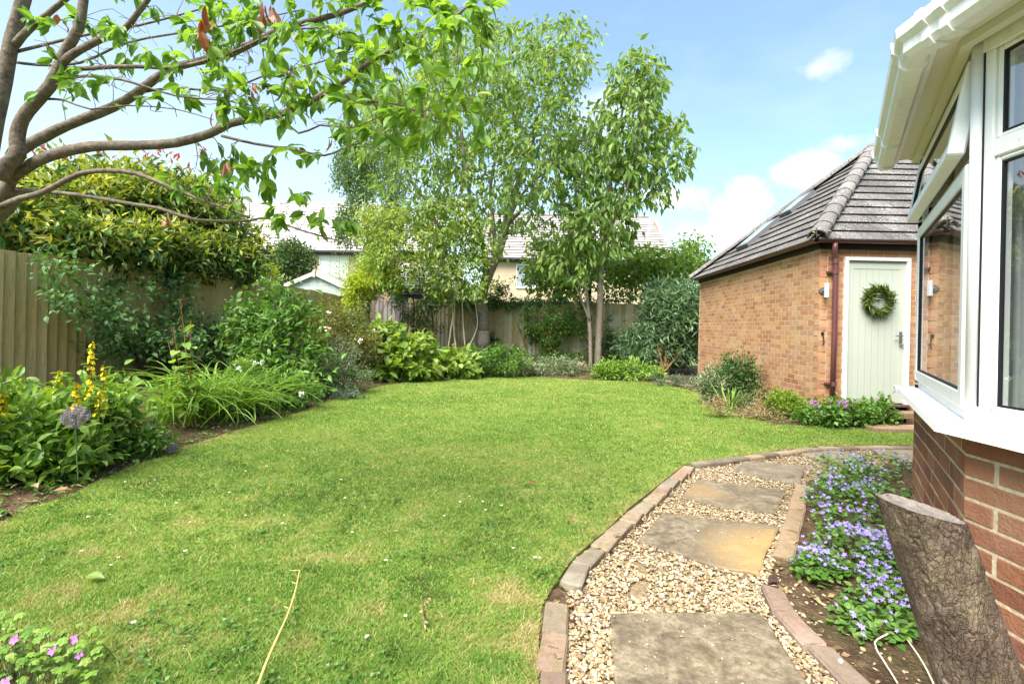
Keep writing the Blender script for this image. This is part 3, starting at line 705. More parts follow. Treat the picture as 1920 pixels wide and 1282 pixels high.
# door
Y0 = GA[1]
fr = MB(); X0, X1 = GA[0]+DX0, GA[0]+DX1; fw = .048
fr.box((X0+fw/2, Y0+.01, (DZ0+DZ1)/2), (fw, .09, DZ1-DZ0), bev=.004); fr.box((X1-fw/2, Y0+.01, (DZ0+DZ1)/2), (fw, .09, DZ1-DZ0), bev=.004); fr.box(((X0+X1)/2, Y0+.012, DZ1-fw/2), (X1-X0-2*fw, .086, fw), bev=.004)
M_PAINTW = plain('white_gloss', (.82, .82, .81), .3, .5, var=.04)
fr.build('door_frame', M_PAINTW, gar)
M_SAGE = plain('sage_paint', (.46, .50, .43), .38, .45, var=.06, nscale=3, bstr=.1, bscale=40)
door = MB(); a0, a1, b0, b1 = X0+fw+.004, X1-fw-.004, DZ0+.012, DZ1-fw-.004; yd = Y0+.012
door.box(((a0+a1)/2, yd+.02, (b0+b1)/2), (a1-a0, .03, b1-b0))
st = .085
door.box((a0+st/2, yd, (b0+b1)/2), (st, .02, b1-b0), bev=.004); door.box((a1-st/2, yd, (b0+b1)/2), (st, .02, b1-b0), bev=.004); door.box(((a0+a1)/2, yd+.0005, b1-.055), (a1-a0-2*st, .019, .11), bev=.004)
nb = 7; bw = (a1-a0-2*st)/nb
for k in range(nb): door.box((a0+st+bw*(k+.5), yd+.003, (b0+b1-.11)/2), (bw-.003, .014, b1-b0-.11-.002))
do = door.build('door', M_SAGE, gar)
M_CHROME = plain('brushed_metal', (.55, .55, .54), .3, .5, 1.0, var=.2)
h = MB(); hx = a1-.055; h.box((hx, yd-.014, 1.205), (.045, .008, .17), bev=.003); h.tube([(hx, yd-.015, 1.235), (hx, yd-.055, 1.235)], .010, 8); h.tube([(hx+.005, yd-.05, 1.235), (hx-.06, yd-.055, 1.232), (hx-.10, yd-.05, 1.226)], [.010, .009, .007], 8); h.tube([(hx, yd-.018, 1.165), (hx, yd-.024, 1.165)], .014, 10)
h.tube([(hx-.02, yd-.03, 1.12), (hx+.01, yd-.035, 1.105), (hx+.03, yd-.03, 1.11)], .012, 8); h.build('handle', M_CHROME, do)
for z in (2.06, 1.27, .52):
    q = MB(); q.tube([(a0-.004, yd-.012, z-.05), (a0-.004, yd-.012, z+.05)], .008, 8); q.build('hinge', M_LEAD, do)
sil = MB(); sil.box(((X0+X1)/2, Y0-.01, DZ0-.018), (X1-X0+.06, .12, .034), bev=.006); sil.build('door_sill', plain('brown_sill', (.10, .055, .05), .5, .4, var=.2), gar)
# brick steps below the door
def step(lab, x0, x1, y0, y1, z0, z1, mat):
    m_ = MB(); n = max(1, int((x1-x0)/.112))
    for k in range(n): m_.box((x0+(k+.5)*(x1-x0)/n, (y0+y1)/2, (z0+z1)/2), ((x1-x0)/n-.006, y1-y0, z1-z0), rnd=random.random(), bev=.005)
    r = m_.build('brick_step', mat, loc=((x0+x1)/2, (y0+y1)/2, z0)); tag(r, lab, 'step', 'steps below the garage door')
    q = MB(); q.box(((x0+x1)/2, (y0+y1)/2+.004, (z0+z1)/2-.004), (x1-x0-.008, y1-y0-.012, z1-z0-.008)); q.build('joint_mortar', M_MORTAR, r)
step('upper brick step directly under the pale green door', X0-.02, X1+.06, Y0-.30, Y0-.07, .125, .20, M_EDGE2)
step('lower buff step at the lawn edge before the green door', X0+.02, X1+.16, Y0-.62, Y0-.31, -.05, .055, M_EDGE2)
# wreath hanging on the door
wr = thing('wreath', 'round green foliage wreath with a silver heart hanging on the door', 'wreath', ((X0+X1)/2+.02, yd-.02, 1.70))
wc = np.array([(a0+a1)/2+.01, yd-.035, 1.715]); n = 760; th_ = rng.uniform(0, 2*np.pi, n)
Pc = wc+np.stack([np.cos(th_)*.145, 0*th_, np.sin(th_)*.145], 1)+rng.normal(0, .016, (n, 3))*[1, .8, 1]
tang = np.stack([-np.sin(th_), 0*th_, np.cos(th_)], 1); rad_ = np.stack([np.cos(th_), 0*th_, np.sin(th_)], 1)
D = tang*rng.choice([1, 1, 1, -.3], n)[:, None]+rad_*rng.uniform(-.35, .9, n)[:, None]+[0, -.35, 0]+rng.normal(0, .25, (n, 3))
M_WREATH = leafmat('wreath_leaf', [(.1, (.05, .10, .02)), (.5, (.12, .19, .045)), (.9, (.26, .31, .09))], .3)
wl = MB(); leafset(wl, T_FAR, Pc, D, rdir(n)+[0, -1, 0], rng.uniform(.05, .15, n), rng.uniform(.007, .014, n), zc(n)); wl.build('foliage', M_WREATH, wr)
rg = MB(); tt = np.linspace(0, 2*np.pi, 25); rg.tube(wc+np.stack([np.cos(tt)*.145, 0*tt+.01, np.sin(tt)*.145], 1), .014, 6); rg.build('ring', M_WREATH, wr)
ht = MB(); hp = wc+[.0, -.02, .065]; tq = np.linspace(0, 2*np.pi, 28, endpoint=False)
hx_, hz_ = 16*np.sin(tq)**3, 13*np.cos(tq)-5*np.cos(2*tq)-2*np.cos(3*tq)-np.cos(4*tq)
ht.extr([hp+[q*.0022, 0, s*.0022] for q, s in zip(hx_, hz_)], (0, .012, 0)); ht.build('heart', M_CHROME, wr)
bo = MB()
for sx in (-1, 1): bo.tube([hp+[0, .004, .035], hp+[sx*.03, 0, .05], hp+[sx*.05, .002, .036], hp+[sx*.03, .004, .026], hp+[0, .004, .033]], .006, 5)
bo.build('bow', M_PAINTW, wr)
# wall lamps each side of the door
def lamp(x, lab, side):
    t = thing('wall_lamp', lab, 'wall lamp', (x, Y0, 1.82), 'lamps beside the garage door')
    b = MB(); b.tube([(x-.035*side, Y0, 1.84), (x-.035*side, Y0-.03, 1.84)], .035, 12); b.tube([(x-.03*side, Y0-.03, 1.84), (x, Y0-.06, 1.84)], .012, 8); b.build('bracket', M_LEAD, t)
    s = MB(); s.tube([(x, Y0-.075, 1.745), (x, Y0-.075, 1.94)], .032, 14); s.build('lamp_body', plain('lamp_steel', (.66, .67, .67), .28, .5, .3, var=.1), t, smooth=False)
lamp(GA[0]+.055, 'small steel cylinder wall lamp left of the maroon downpipe', 1)
lamp(GA[0]+1.50, 'steel cylinder wall lamp right of the garage door, mostly behind the bay window', 1)
cl = thing('tap_hook', 'small dark wall hook on the garage corner left of the downpipe', 'hook', (GA[0]+.05, Y0, 1.2))
c = MB(); c.box((GA[0]+.05, Y0-.012, 1.245), (.035, .024, .04), bev=.004); c.build('plate', M_FASCIA, cl)
c = MB(); c.tube([(GA[0]+.05, Y0-.02, 1.24), (GA[0]+.055, Y0-.03, 1.17), (GA[0]+.05, Y0-.04, 1.10), (GA[0]+.05, Y0-.02, 1.085)], .007, 6); c.build('hook', M_FASCIA, cl)
# ================================================================= house with bay window
SZ = .905                                                       # underside of sill
A0 = np.array([2.42, 2.90]); A1 = np.array([1.62, 1.72]); A2 = np.array([1.62, -.75]); A3 = np.array([2.42, -1.93]); HX = 2.42
hs = thing('house', 'brick house wall with a white bay window beside the path', 'house', (HX, 1, 0))
wb, wm = MB(), MB()
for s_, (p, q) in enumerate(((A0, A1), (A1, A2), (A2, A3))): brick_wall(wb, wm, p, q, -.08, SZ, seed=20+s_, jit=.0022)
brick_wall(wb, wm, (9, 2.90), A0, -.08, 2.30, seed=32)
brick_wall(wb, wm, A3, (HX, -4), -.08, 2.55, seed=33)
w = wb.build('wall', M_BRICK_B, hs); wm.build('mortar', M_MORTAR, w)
M_IN = plain('room_wall', (.70, .67, .62), .9, .1)
ri = MB(); ri.box((4.4, .45, -.02), (3.8, 4.5, .05)); ri.box((4.4, .45, 2.50), (3.8, 4.5, .05)); ri.box((6.2, .45, 1.25), (.05, 4.5, 2.44)); ri.box((4.36, 2.74, 1.25), (3.7, .05, 2.46)); ri.box((4.3, -1.8, 1.25), (3.7, .05, 2.5)); ri.build('room_shell', M_IN, hs)
def offs(d):                                                    # bay outline pushed outwards by d
    t1 = nrm(A1-A0); n1 = np.array([t1[1], -t1[0]]); n2 = np.array([-1.0, 0])
    def meet(p, d1, q, d2):
        M_ = np.array([d1, -d2]).T; k = np.linalg.solve(M_, q-p); return p+d1*k[0]
    t3 = nrm(A3-A2); n3 = np.array([t3[1], -t3[0]])
    b1 = meet(A0+n1*d, t1, A1+n2*d, np.array([0, -1.0])); b2 = meet(A1+n2*d, np.array([0, -1.0]), A2+n3*d, t3)
    return [A0+n1*d, b1, b2, A3+n3*d]
def ring_prism(mb, d0, d1, z0, z1):
    o, i = offs(d1), offs(d0)
    for k in range(3): mb.prism([o[k], o[k+1], i[k+1], i[k]], z0, z1)
sm = MB(); o = offs(.088); o2 = offs(.082); ii = offs(-.12); V = []
for k in range(3):
    mb_ = [(*o[k], SZ), (*o[k+1], SZ), (*ii[k+1], SZ), (*ii[k], SZ), (*o2[k], SZ+.024), (*o2[k+1], SZ+.024), (*ii[k+1], SZ+.042), (*ii[k], SZ+.042)]
    ends = [] ; f = [[0, 3, 2, 1], [4, 5, 6, 7], [0, 1, 5, 4]]
    if k == 0: f.append([0, 4, 7, 3])
    if k == 2: f.append([1, 2, 6, 5])
    sm.add(mb_, f)
# sill runs on past the far end of the bay
t1 = nrm(A1-A0); n1 = np.array([t1[1], -t1[0]]); p_ = A0+n1*.088-t1*.0; sm.prism([p_-t1*.16, p_, A0-n1*.02, A0-n1*.02-t1*.16], SZ, SZ+.024)
sm.build('window_sill', plain('sill_white', (.84, .84, .84), .3, .5, var=.03), hs)
WZ0, WZ1, TZ = SZ+.03, 2.31, 1.895
M_SEAL = plain('black_seal', (.012, .012, .015), .5, .3)
def lights(p, q, cells, z0, z1, tz, rail=.055, dep=.06, first='window', inset=.015):
    """a run of frames along p->q; cells = (u0, u1, kind, top angle)"""
    t = nrm(q-p); nr = np.array([t[1], -t[0]]); L = np.linalg.norm(q-p); R = np.array([[t[0], nr[0], 0], [t[1], nr[1], 0], [0, 0, 1]])
    P3 = lambda u, w_, z: np.array([*(p+t*u+nr*w_), z])
    fr = MB(); e_ = .0
    us = sorted({0, L, *[c[0] for c in cells], *[c[1] for c in cells]})
    # outer frame: head, base, posts
    fr.box(P3(L/2, -inset-dep/2, z1-.035), (L, dep, .07), R, bev=.004); fr.box(P3(L/2, -inset-dep/2, z0+.03), (L, dep, .06), R, bev=.004)
    prev = 0.0
    for (u0, u1, kind, ang) in cells:
        fr.box(P3((prev+u0)/2, -inset-dep/2, (z0+z1)/2-.004), (u0-prev, dep-.004, z1-z0-.13), R, bev=.004); prev = u1
        fr.box(P3((u0+u1)/2, -inset-dep/2, tz), (u1-u0, dep-.008, .06), R, bev=.004)
    fr.box(P3((prev+L)/2, -inset-dep/2, (z0+z1)/2-.004), (L-prev, dep-.004, z1-z0-.13), R, bev=.004)
    wn_ = fr.build(first, M_WHITE, hs)
    for (u0, u1, kind, ang) in cells:
        for (za, zb, top) in ((z0+.06, tz-.03, 0), (tz+.03, z1-.07, 1)):
            a_ = math.radians(ang) if top else 0.0
            ca, sa_ = math.cos(a_), math.sin(a_); pv = P3((u0+u1)/2, -inset, zb)   # pivot at the head
            Rt = R @ np.array([[1, 0, 0], [0, ca, -sa_], [0, sa_, ca]])
            proud = .022 if kind == 'sash' else -.010
            def Q(u, w_, z): return pv+Rt@np.array([u-(u0+u1)/2, w_+proud, z-zb])
            rl = .062 if kind == 'sash' else .018; s = MB(); ex = .012 if kind == 'sash' else 0
            U0, U1, Za, Zb = u0-ex, u1+ex, za-ex, zb+ex; dp_ = .05
            s.box(Q(U0+rl/2, -dp_/2, (Za+Zb)/2), (rl, dp_, Zb-Za), Rt, bev=.006); s.box(Q(U1-rl/2, -dp_/2, (Za+Zb)/2), (rl, dp_, Zb-Za), Rt, bev=.006)
            s.box(Q((U0+U1)/2, -dp_/2-.001, Za+rl/2), (U1-U0-2*rl+.006, dp_-.002, rl), Rt, bev=.006); s.box(Q((U0+U1)/2, -dp_/2-.001, Zb-rl/2), (U1-U0-2*rl+.006, dp_-.002, rl), Rt, bev=.006)
            so_ = s.build('sash', M_WHITE, wn_)
            k_ = MB(); g0, g1, ga, gb = U0+rl, U1-rl, Za+rl, Zb-rl; sw = .007
            for (cu, cz, su, sz) in ((g0+sw/2, (ga+gb)/2, sw, gb-ga), (g1-sw/2, (ga+gb)/2, sw, gb-ga), ((g0+g1)/2, ga+sw/2, g1-g0-2*sw, sw), ((g0+g1)/2, gb-sw/2, g1-g0-2*sw, sw)): k_.box(Q(cu, -.012, cz), (su, .012, sz), Rt)
            k_.build('seal', M_SEAL, wn_)
            g = MB(); g.add([Q(g0, -.014, ga), Q(g1, -.014, ga), Q(g1, -.014, gb), Q(g0, -.014, gb)], [[0, 1, 2, 3]]); g.build('pane', M_GLASS, wn_)
    return wn_
L1 = np.linalg.norm(A1-A0)
win1 = lights(A0, A1, [(.06, L1-.062, 'sash', 9)], WZ0, WZ1, TZ)
win2 = lights(A1, A2, [(.06, .72, 'fix', 0), (.80, 1.42, 'fix', 0), (1.50, 2.12, 'fix', 0)], WZ0, WZ1, TZ)
win3 = lights(A2, A3, [(.11, L1-.06, 'fix', 0)], WZ0, WZ1, TZ)
po = MB()                                                       # corner post
po.tube([(*(A1+[.026, .0]), WZ0), (*(A1+[.026, .0]), WZ1)], .024, 16); po.build('corner_post', M_WHITE, hs, smooth=True)
bd = MB(); bd.box((*(A1+np.array([.014, -.028])), (WZ0+WZ1)/2), (.004, .004, WZ1-WZ0-.14)); t_ = nrm(A0-A1)
bd.box((*(A1+t_*.040+np.array([.009, -.006])), (WZ0+WZ1)/2), (.005, .012, WZ1-WZ0-.14), np.array([[t_[0], -t_[1], 0], [t_[1], t_[0], 0], [0, 0, 1]])); bd.build('post_seal', M_SEAL, hs)
M_SOF = plain('soffit_cream', (.72, .70, .61), .5, .4, var=.12, nscale=2)
so_ = MB(); ring_prism(so_, -.3, .115, WZ1, WZ1+.018); so_.build('soffit', M_SOF, hs)
bm_ = MB(); ring_prism(bm_, .0, .035, WZ1-.03, WZ1-.002); bm_.build('head_trim', M_SOF, hs)
fa = MB(); ring_prism(fa, .10, .122, WZ1-.02, WZ1+.12); fa.build('fascia', M_WHITE, hs)
gm_ = MB(); gzb, gzt = WZ1-.045, WZ1+.066
prof = [(.170, gzt), (.170, gzb+.012), (.182, gzb), (.232, gzb), (.25, gzb+.02), (.252, gzb+.055), (.272, gzb+.075), (.276, gzt), (.270, gzt), (.262, gzb+.08), (.246, gzb+.06), (.24, gzb+.022), (.226, gzb+.008), (.186, gzb+.008), (.178, gzb+.018), (.176, gzt)]
prof = [(d-.050, z) for d, z in prof]; rings = [offs(d) for d, _ in prof]; n = len(prof)
V = [(*rings[i][k], prof[i][1]) for k in range(4) for i in range(n)]
f = [[k*n+i, k*n+(i+1) % n, (k+1)*n+(i+1) % n, (k+1)*n+i] for k in range(3) for i in range(n)]+[list(range(n)), list(range(3*n, 4*n))[::-1]]
gm_.add(V, f); gut = gm_.build('gutter', M_WHITE, hs)
def clip_ring(k, s0, wdt, nm='gutter_clip'):
    a_, b_ = np.array(rings[0][k]), np.array(rings[0][k+1]); t = nrm(b_-a_); nr = np.array([t[1], -t[0]]); V = []
    for s in (s0, s0+wdt):
        for (d, z) in prof[:8]:
            dd = d-.120; zz = (z-(gzb+gzt)/2)*1.10+(gzb+gzt)/2; V.append((*(a_+t*s+nr*(dd*1.07)), zz-.004))
    m_ = 8; f = [[i, i+1, m_+i+1, m_+i] for i in range(m_-1)]+[list(range(m_))[::-1], list(range(m_, 2*m_)), [m_-1, 0, m_, 2*m_-1]]
    c = MB(); c.add(V, f); c.build(nm, M_WHITE, gut)
Lr = np.linalg.norm(np.array(rings[0][1])-np.array(rings[0][0]))
for s in (.02, .42, Lr-.10): clip_ring(0, s, .03)
for s in (.06, .13, .75): clip_ring(1, s, .03)
# bay roof and upper wall
ro = MB(); o = offs(.11); zt = WZ1+.05; top = [np.array([HX, A0[1]-.1, zt+.36]), np.array([HX, A1[1]-.35, zt+.36]), np.array([HX, A2[1]+.35, zt+.36]), np.array([HX, A3[1]+.1, zt+.36])]
for k in range(3):
    a_ = np.array([*o[k], zt]); b_ = np.array([*o[k+1], zt]); U, Vv, ap = face_axes(a_, b_, top[k]); L = np.linalg.norm(b_-a_); _, _, ap2 = face_axes(a_, b_, top[k+1])
    w2 = top[k+1]-a_; ap2 = (w2@U, w2@Vv); tile_slope(ro, a_, U, Vv, [(0, 0), (L, 0), ap2, ap], gauge=.2, seed=50+k)
ro.build('bay_roof', M_TILE, hs)
uw = MB(); uw.box((HX+.1, -.55, 4.0), (.2, 6.48, 2.7)); uw.box((HX+3.3, 2.80, 3.85), (6.2, .2, 3.0)); uw.build('upper_wall', M_BRICK_B, hs)
# net curtain inside the bay
def curtain(name, lab, p, q, z0, z1, mat, amp=.022, waves=9):
    m_ = MB(); n = 90; u = np.linspace(0, 1, n); t = nrm(np.array(q)-np.array(p)); nr = np.array([-t[1], t[0]]); L = np.linalg.norm(np.array(q)-np.array(p))
    w_ = amp*np.sin(u*waves*6.28)+amp*.4*np.sin(u*waves*2.3*6.28+1); P = np.array(p)+np.outer(u*L, t)+np.outer(w_, nr)
    V = np.vstack([np.c_[P, np.full(n, z0)], np.c_[P, np.full(n, z1)], np.c_[P+nr*.004, np.full(n, z0)], np.c_[P+nr*.004, np.full(n, z1)]]); i = np.arange(n-1)
    f = np.vstack([np.stack([i, i+1, n+i+1, n+i], 1), np.stack([2*n+i+1, 2*n+i, 3*n+i, 3*n+i+1], 1)])
    m_.add(V, f); o_ = m_.build(name, mat, loc=(*P[0], z0), smooth=True); return tag(o_, lab, 'curtain')
def netmat():
    m, nt, out = newmat('net_curtain'); t = nd(nt, 'ShaderNodeBsdfTransparent', {'Color': (1, 1, 1, 1)}); d = nd(nt, 'ShaderNodeBsdfDiffuse', {'Color': (.75, .76, .78, 1)}); l = nd(nt, 'ShaderNodeBsdfTranslucent', {'Color': (.7, .72, .74, 1)})
    dl = nd(nt, 'ShaderNodeMixShader', {0: .4, 1: d.outputs[0], 2: l.outputs[0]}); nt.links.new(nd(nt, 'ShaderNodeMixShader', {0: .82, 1: t.outputs[0], 2: dl.outputs[0]}).outputs[0], out.inputs[0]); return m
curtain('net_curtain', 'sheer white net curtain gathered in the corner of the bay behind the open casement', (2.12, 2.22), (1.79, 1.70), 1.0, 2.25, netmat())
curtain('net_curtain', 'sheer white net curtain across the front of the bay window', (1.80, 1.2), (1.80, -.5), 1.0, 2.25, netmat(), waves=16)
# ================================================================= fences, far houses, shed, arch
def woodmat(name, a, b, green=(.15, .15, .05), gam=.5, grey=(.34, .32, .29), gram=.3):
    m, nt, out = newmat(name); co = geoco(nt); r = attr(nt)
    g = noise(nt, stretch(nt, co, (30, 30, 1.6)), 2.2, 6, .6, .3); n = noise(nt, co, 1.6, 4); n2 = noise(nt, co, 25, 3)
    c = mixc(nt, r, (*a, 1), (*b, 1)); c = mixc(nt, mapr(nt, g, .35, .7, 0, .55), c, (*[x*.45 for x in a], 1))
    c = mixc(nt, mapr(nt, n, .42, .65, 0, gam), c, (*green, 1))
    c = mixc(nt, mapr(nt, mth(nt, 'ADD', n, mth(nt, 'MULTIPLY', r, .2)), .58, .75, 0, gram), c, (*grey, 1))
    c = mixc(nt, mapr(nt, n2, .62, .75, 0, .4), c, (*[x*.35 for x in a], 1))
    pbsdf(nt, out, c, .85, bump(nt, g, .5, .006), .15); return m
M_FENL = woodmat('fence_wood_olive', (.36, .265, .10), (.50, .385, .17), (.32, .27, .07), .5, (.5, .44, .31), .2)
M_FENB = woodmat('fence_wood_mossy', (.30, .24, .12), (.42, .35, .20), (.26, .24, .07), .65, (.47, .44, .39), .55)
M_FEND = woodmat('fence_wood_dark', (.15, .12, .115), (.22, .18, .17), (.14, .13, .09), .3, (.36, .33, .32), .5)
def fence(lab, p, q, ztop, zbot, mat, bw=.118, posts=(), group=None, seed=0):
    p = np.array(p, float); q = np.array(q, float); L = np.linalg.norm(q-p); t = (q-p)/L; nr = np.array([t[1], -t[0]]); R = np.array([[t[0], nr[0], 0], [t[1], nr[1], 0], [0, 0, 1]])
    r = np.random.default_rng(seed); root = thing('wooden_fence', lab, 'fence', (*((p+q)/2), 0), group); b = MB(); n = int(L/bw)
    for k in range(n):
        u = (k+.5)*L/n; zt = ztop(u/L)+r.normal(0, .006); c = p+t*u; th = .02
        # feather-edge board: thick edge laps over the thin edge of the next
        w2 = bw*.60; rn = r.random(); lean = r.normal(0, .004)
        def V3(du, w_, z): return (*(c+t*(du+lean*(z-1))+nr*w_), z)
        V = [V3(-w2, .004, zbot), V3(w2, .010, zbot), V3(w2, .029, zbot), V3(-w2, .007, zbot), V3(-w2, .004, zt), V3(w2, .010, zt), V3(w2, .029, zt), V3(-w2, .007, zt)]
        b.add(V, [[3, 2, 1, 0], [4, 5, 6, 7], [0, 1, 5, 4], [1, 2, 6, 5], [2, 3, 7, 6], [3, 0, 4, 7]], rn)
    b.build('board_panel', mat, root)
    for z in (zbot+.25, 1.05, 1.65):
        rl = MB(); c = (p+q)/2-nr*.03; rl.box((*c, z), (L, .05, .075), R); rl.build('rail', mat, root)
    for u in posts:
        po = MB(); c = p+t*u-nr*.0; po.box((*(c+nr*.0), (zbot+ztop(u/L)+.03)/2-.05), (.09, .09, ztop(u/L)+.03-zbot+.1), R, bev=.004); po.build('post', mat, root)
    return root
fence('long olive green feather-edge board fence along the left border', FL0-(FL1-FL0)*.45, FL1+[0, .03], lambda u: 2.05-.02*math.sin(u*9)-.14*smooth(np.array((u-.8)/.2)), .12, M_FENL, seed=3)
XJ = at(764, 640, FB_Y)[0]
fence('dark weathered grey panel in the corner behind the metal arch', (FL1[0]+.02, FB_Y), (XJ, FB_Y), lambda u: 1.95-.05*u, .12, M_FEND, posts=(), seed=4)
fence('mossy green and grey board fence across the back of the garden', (XJ+.01, FB_Y+.03), (5.2, FB_Y-.25), lambda u: 2.0+.01*math.sin(u*14), .12, M_FENB, posts=(.05,), seed=5)
# ---- far houses
M_CREAM = plain('buff_brick', (.60, .45, .31), .9, .1, var=.25, nscale=1.5); M_ORANGE = plain('orange_brick', (.58, .37, .24), .9, .1, var=.25, nscale=2)
M_TILEF = tilemat('haze_paled_tile', (.42, .39, .385), (.48, .45, .44), (.55, .53, .52), .3); M_TILEF2 = tilemat('grey_brown_tile', (.27, .245, .235), (.33, .30, .29), (.45, .42, .4), .3)  # first tile is paled: haze and glare are put into its colour
M_DKG = plain('dark_gutter', (.05, .04, .045), .5, .4, var=.2); M_FARGL = plain('bright_window_glass', (.35, .38, .42), .06, .9, var=.05)
def far_house(name, lab, x0, x1, yf, dep, ze, zr, wall, tile, wins, hip=(0, 0)):
    h = thing(name, lab, 'house', ((x0+x1)/2, yf, 0)); w = MB()
    w.box(((x0+x1)/2, yf+dep/2, ze/2-.15), (x1-x0, dep, ze+.3)); ym = yf+dep/2
    for xx in (x0, x1): w.extr([(xx, yf, ze), (xx, yf+dep, ze), (xx, ym, zr-.1)], (.2 if xx == x0 else -.2, 0, 0))
    w.build('wall', wall, h); o_ = .35; t = MB()
    for (ya, yb, s_) in ((yf-o_, ym, 1), (yf+dep+o_, ym, -1)):
        zo = ze-o_*(zr-ze)/(dep/2); a = np.array([x0-.2, ya, zo]) if s_ > 0 else np.array([x1+.2, ya, zo]); b = np.array([x1+.2, ya, zo]) if s_ > 0 else np.array([x0-.2, ya, zo])
        ap = np.array([a[0]+(hip[0] if s_ > 0 else -hip[1]), ym, zr]); U, Vv, q = face_axes(a, b, ap); L = np.linalg.norm(b-a); hb = hip[1] if s_ > 0 else hip[0]
        tile_slope(t, a, U, Vv, [(0, 0), (L, 0), (L-hb, q[1]), (q[0], q[1])], tw=1.3, gauge=.33, th=.022, seed=int(abs(x0)*7), jit=.002)
    rf = t.build('roof', tile, h); rc = MB(); rc.tube([(x0-.2+hip[0], ym, zr+.03), (x1+.2-hip[1], ym, zr+.03)], .11, 8); rc.build('ridge', tile, rf)
    g = MB(); g.box(((x0+x1)/2, yf-o_-.06, ze-.30), (x1-x0+.5, .12, .12)); g.box(((x0+x1)/2, yf-o_*.5, ze-.42), (x1-x0+.3, .25, .14)); g.build('gutter', M_DKG, h)
    for (xa, xb, za, zb, nm) in wins:
        f = MB(); fw = .07; yy = yf-.03
        f.box(((xa+xb)/2, yy, zb-fw/2), (xb-xa, .09, fw)); f.box(((xa+xb)/2, yy, za+fw/2), (xb-xa, .09, fw))
        for xx in np.linspace(xa+fw/2, xb-fw/2, nm+1): f.box((xx, yy-.002, (za+zb)/2), (fw, .085, zb-za-2*fw))
        fr_ = f.build('window', M_WHITE, h)
        p = MB(); p.box(((xa+xb)/2, yy+.015, (za+zb)/2), (xb-xa-.02, .02, zb-za-.02)); p.build('pane', M_WHITE if nm == 3 else M_FARGL, fr_)
    return h
def xr(u, Y): return at(u, 600, Y)[0]
far_house('neighbour_house', 'far house with grey roof paled by haze behind the left hand trees', -19, xr(672, 28), 28, 8.2, 5.62, 9.1, M_CREAM, M_TILEF, [(xr(597, 28), xr(652, 28), 3.3, 5.2, 3), (xr(487, 28), xr(512, 28), 3.6, 5.2, 1)])
far_house('neighbour_house', 'orange brick far house wing glimpsed through the drooping birch', xr(690, 30), xr(800, 30), 30, 6.5, 6.0, 8.6, M_ORANGE, M_TILEF, [(xr(752, 30), xr(775, 30), 3.8, 5.0, 1)])
far_house('neighbour_house', 'buff far house with wide grey tiled roof behind the right hand trees', xr(905, 31), xr(1262, 31), 31, 8.0, 5.85, 9.35, M_CREAM, M_TILEF2, [(xr(966, 31), xr(1003, 31), 3.7, 5.25, 2), (xr(1205, 31), xr(1232, 31), 3.7, 5.0, 1), (xr(1080, 31), xr(1110, 31), 3.7, 5.0, 1)], hip=(0, .8))
ob = far_house('outbuilding', 'low grey roofed outbuilding behind the metal arch', xr(742, 19), xr(842, 19), 19, 4.4, 2.75, 3.7, M_CREAM, M_TILEF2, []); ob['category'] = 'outbuilding'
# ---- shed
sh = thing('garden_shed', 'pale green wooden shed gable showing above the left fence', 'shed', (xr(590, 14.9), 14.9, 0))
sx, sy, se, sa, hw_ = xr(590, 14.9), 14.9, 2.17, 2.74, 1.32; M_SHED = woodmat('shed_boards', (.42, .50, .46), (.48, .55, .51), (.4, .46, .42), .3, (.55, .58, .56), .3)
b = MB(); nbd = 22
for k in range(nbd):
    z0, z1 = k*sa/nbd, (k+1)*sa/nbd-.004; hwz = hw_-.06 if z1 < se else (hw_-.06)*(sa-z0)/(sa-se); hw1 = hw_-.06 if z1 < se else (hw_-.06)*(sa-z1)/(sa-se)
    b.extr([(sx-hwz, sy, z0), (sx+hwz, sy, z0), (sx+max(hw1, .01), sy, z1), (sx-max(hw1, .01), sy, z1)], (0, .02+.006*(k % 2), 0), random.random())
b.build('gable_boards', M_SHED, sh).name = 'front_wall'
b = MB(); b.box((sx, sy+1.25, se/2), (2*hw_-.16, 2.4, se)); b.build('body', M_SHED, sh)
b = MB(); rise = (sa-se); 
for s_ in (-1, 1): b.extr([(sx, sy-.08, sa+.05), (sx+s_*(hw_+.12), sy-.08, se-.02), (sx+s_*(hw_+.12), sy-.08, se+.02), (sx, sy-.08, sa+.09)], (0, 2.7, 0))
b.build('roof', plain('shed_felt', (.36, .35, .34), .9, .1, var=.3), sh)
b = MB()
for s_ in (-1, 1): b.extr([(sx, sy-.10, sa-.05), (sx+s_*(hw_+.13), sy-.10, se-.12), (sx+s_*(hw_+.13), sy-.10, se-.01), (sx, sy-.10, sa+.06)], (0, .018, 0))
b.build('bargeboard', plain('pale_bargeboard', (.58, .54, .49), .7, .2, var=.2), sh)
b = MB(); b.box((sx, sy-.115, sa-.0), (.07, .03, .24), bev=.004); b.build('finial', plain('finial_wood', (.42, .39, .35), .7, .2), sh)
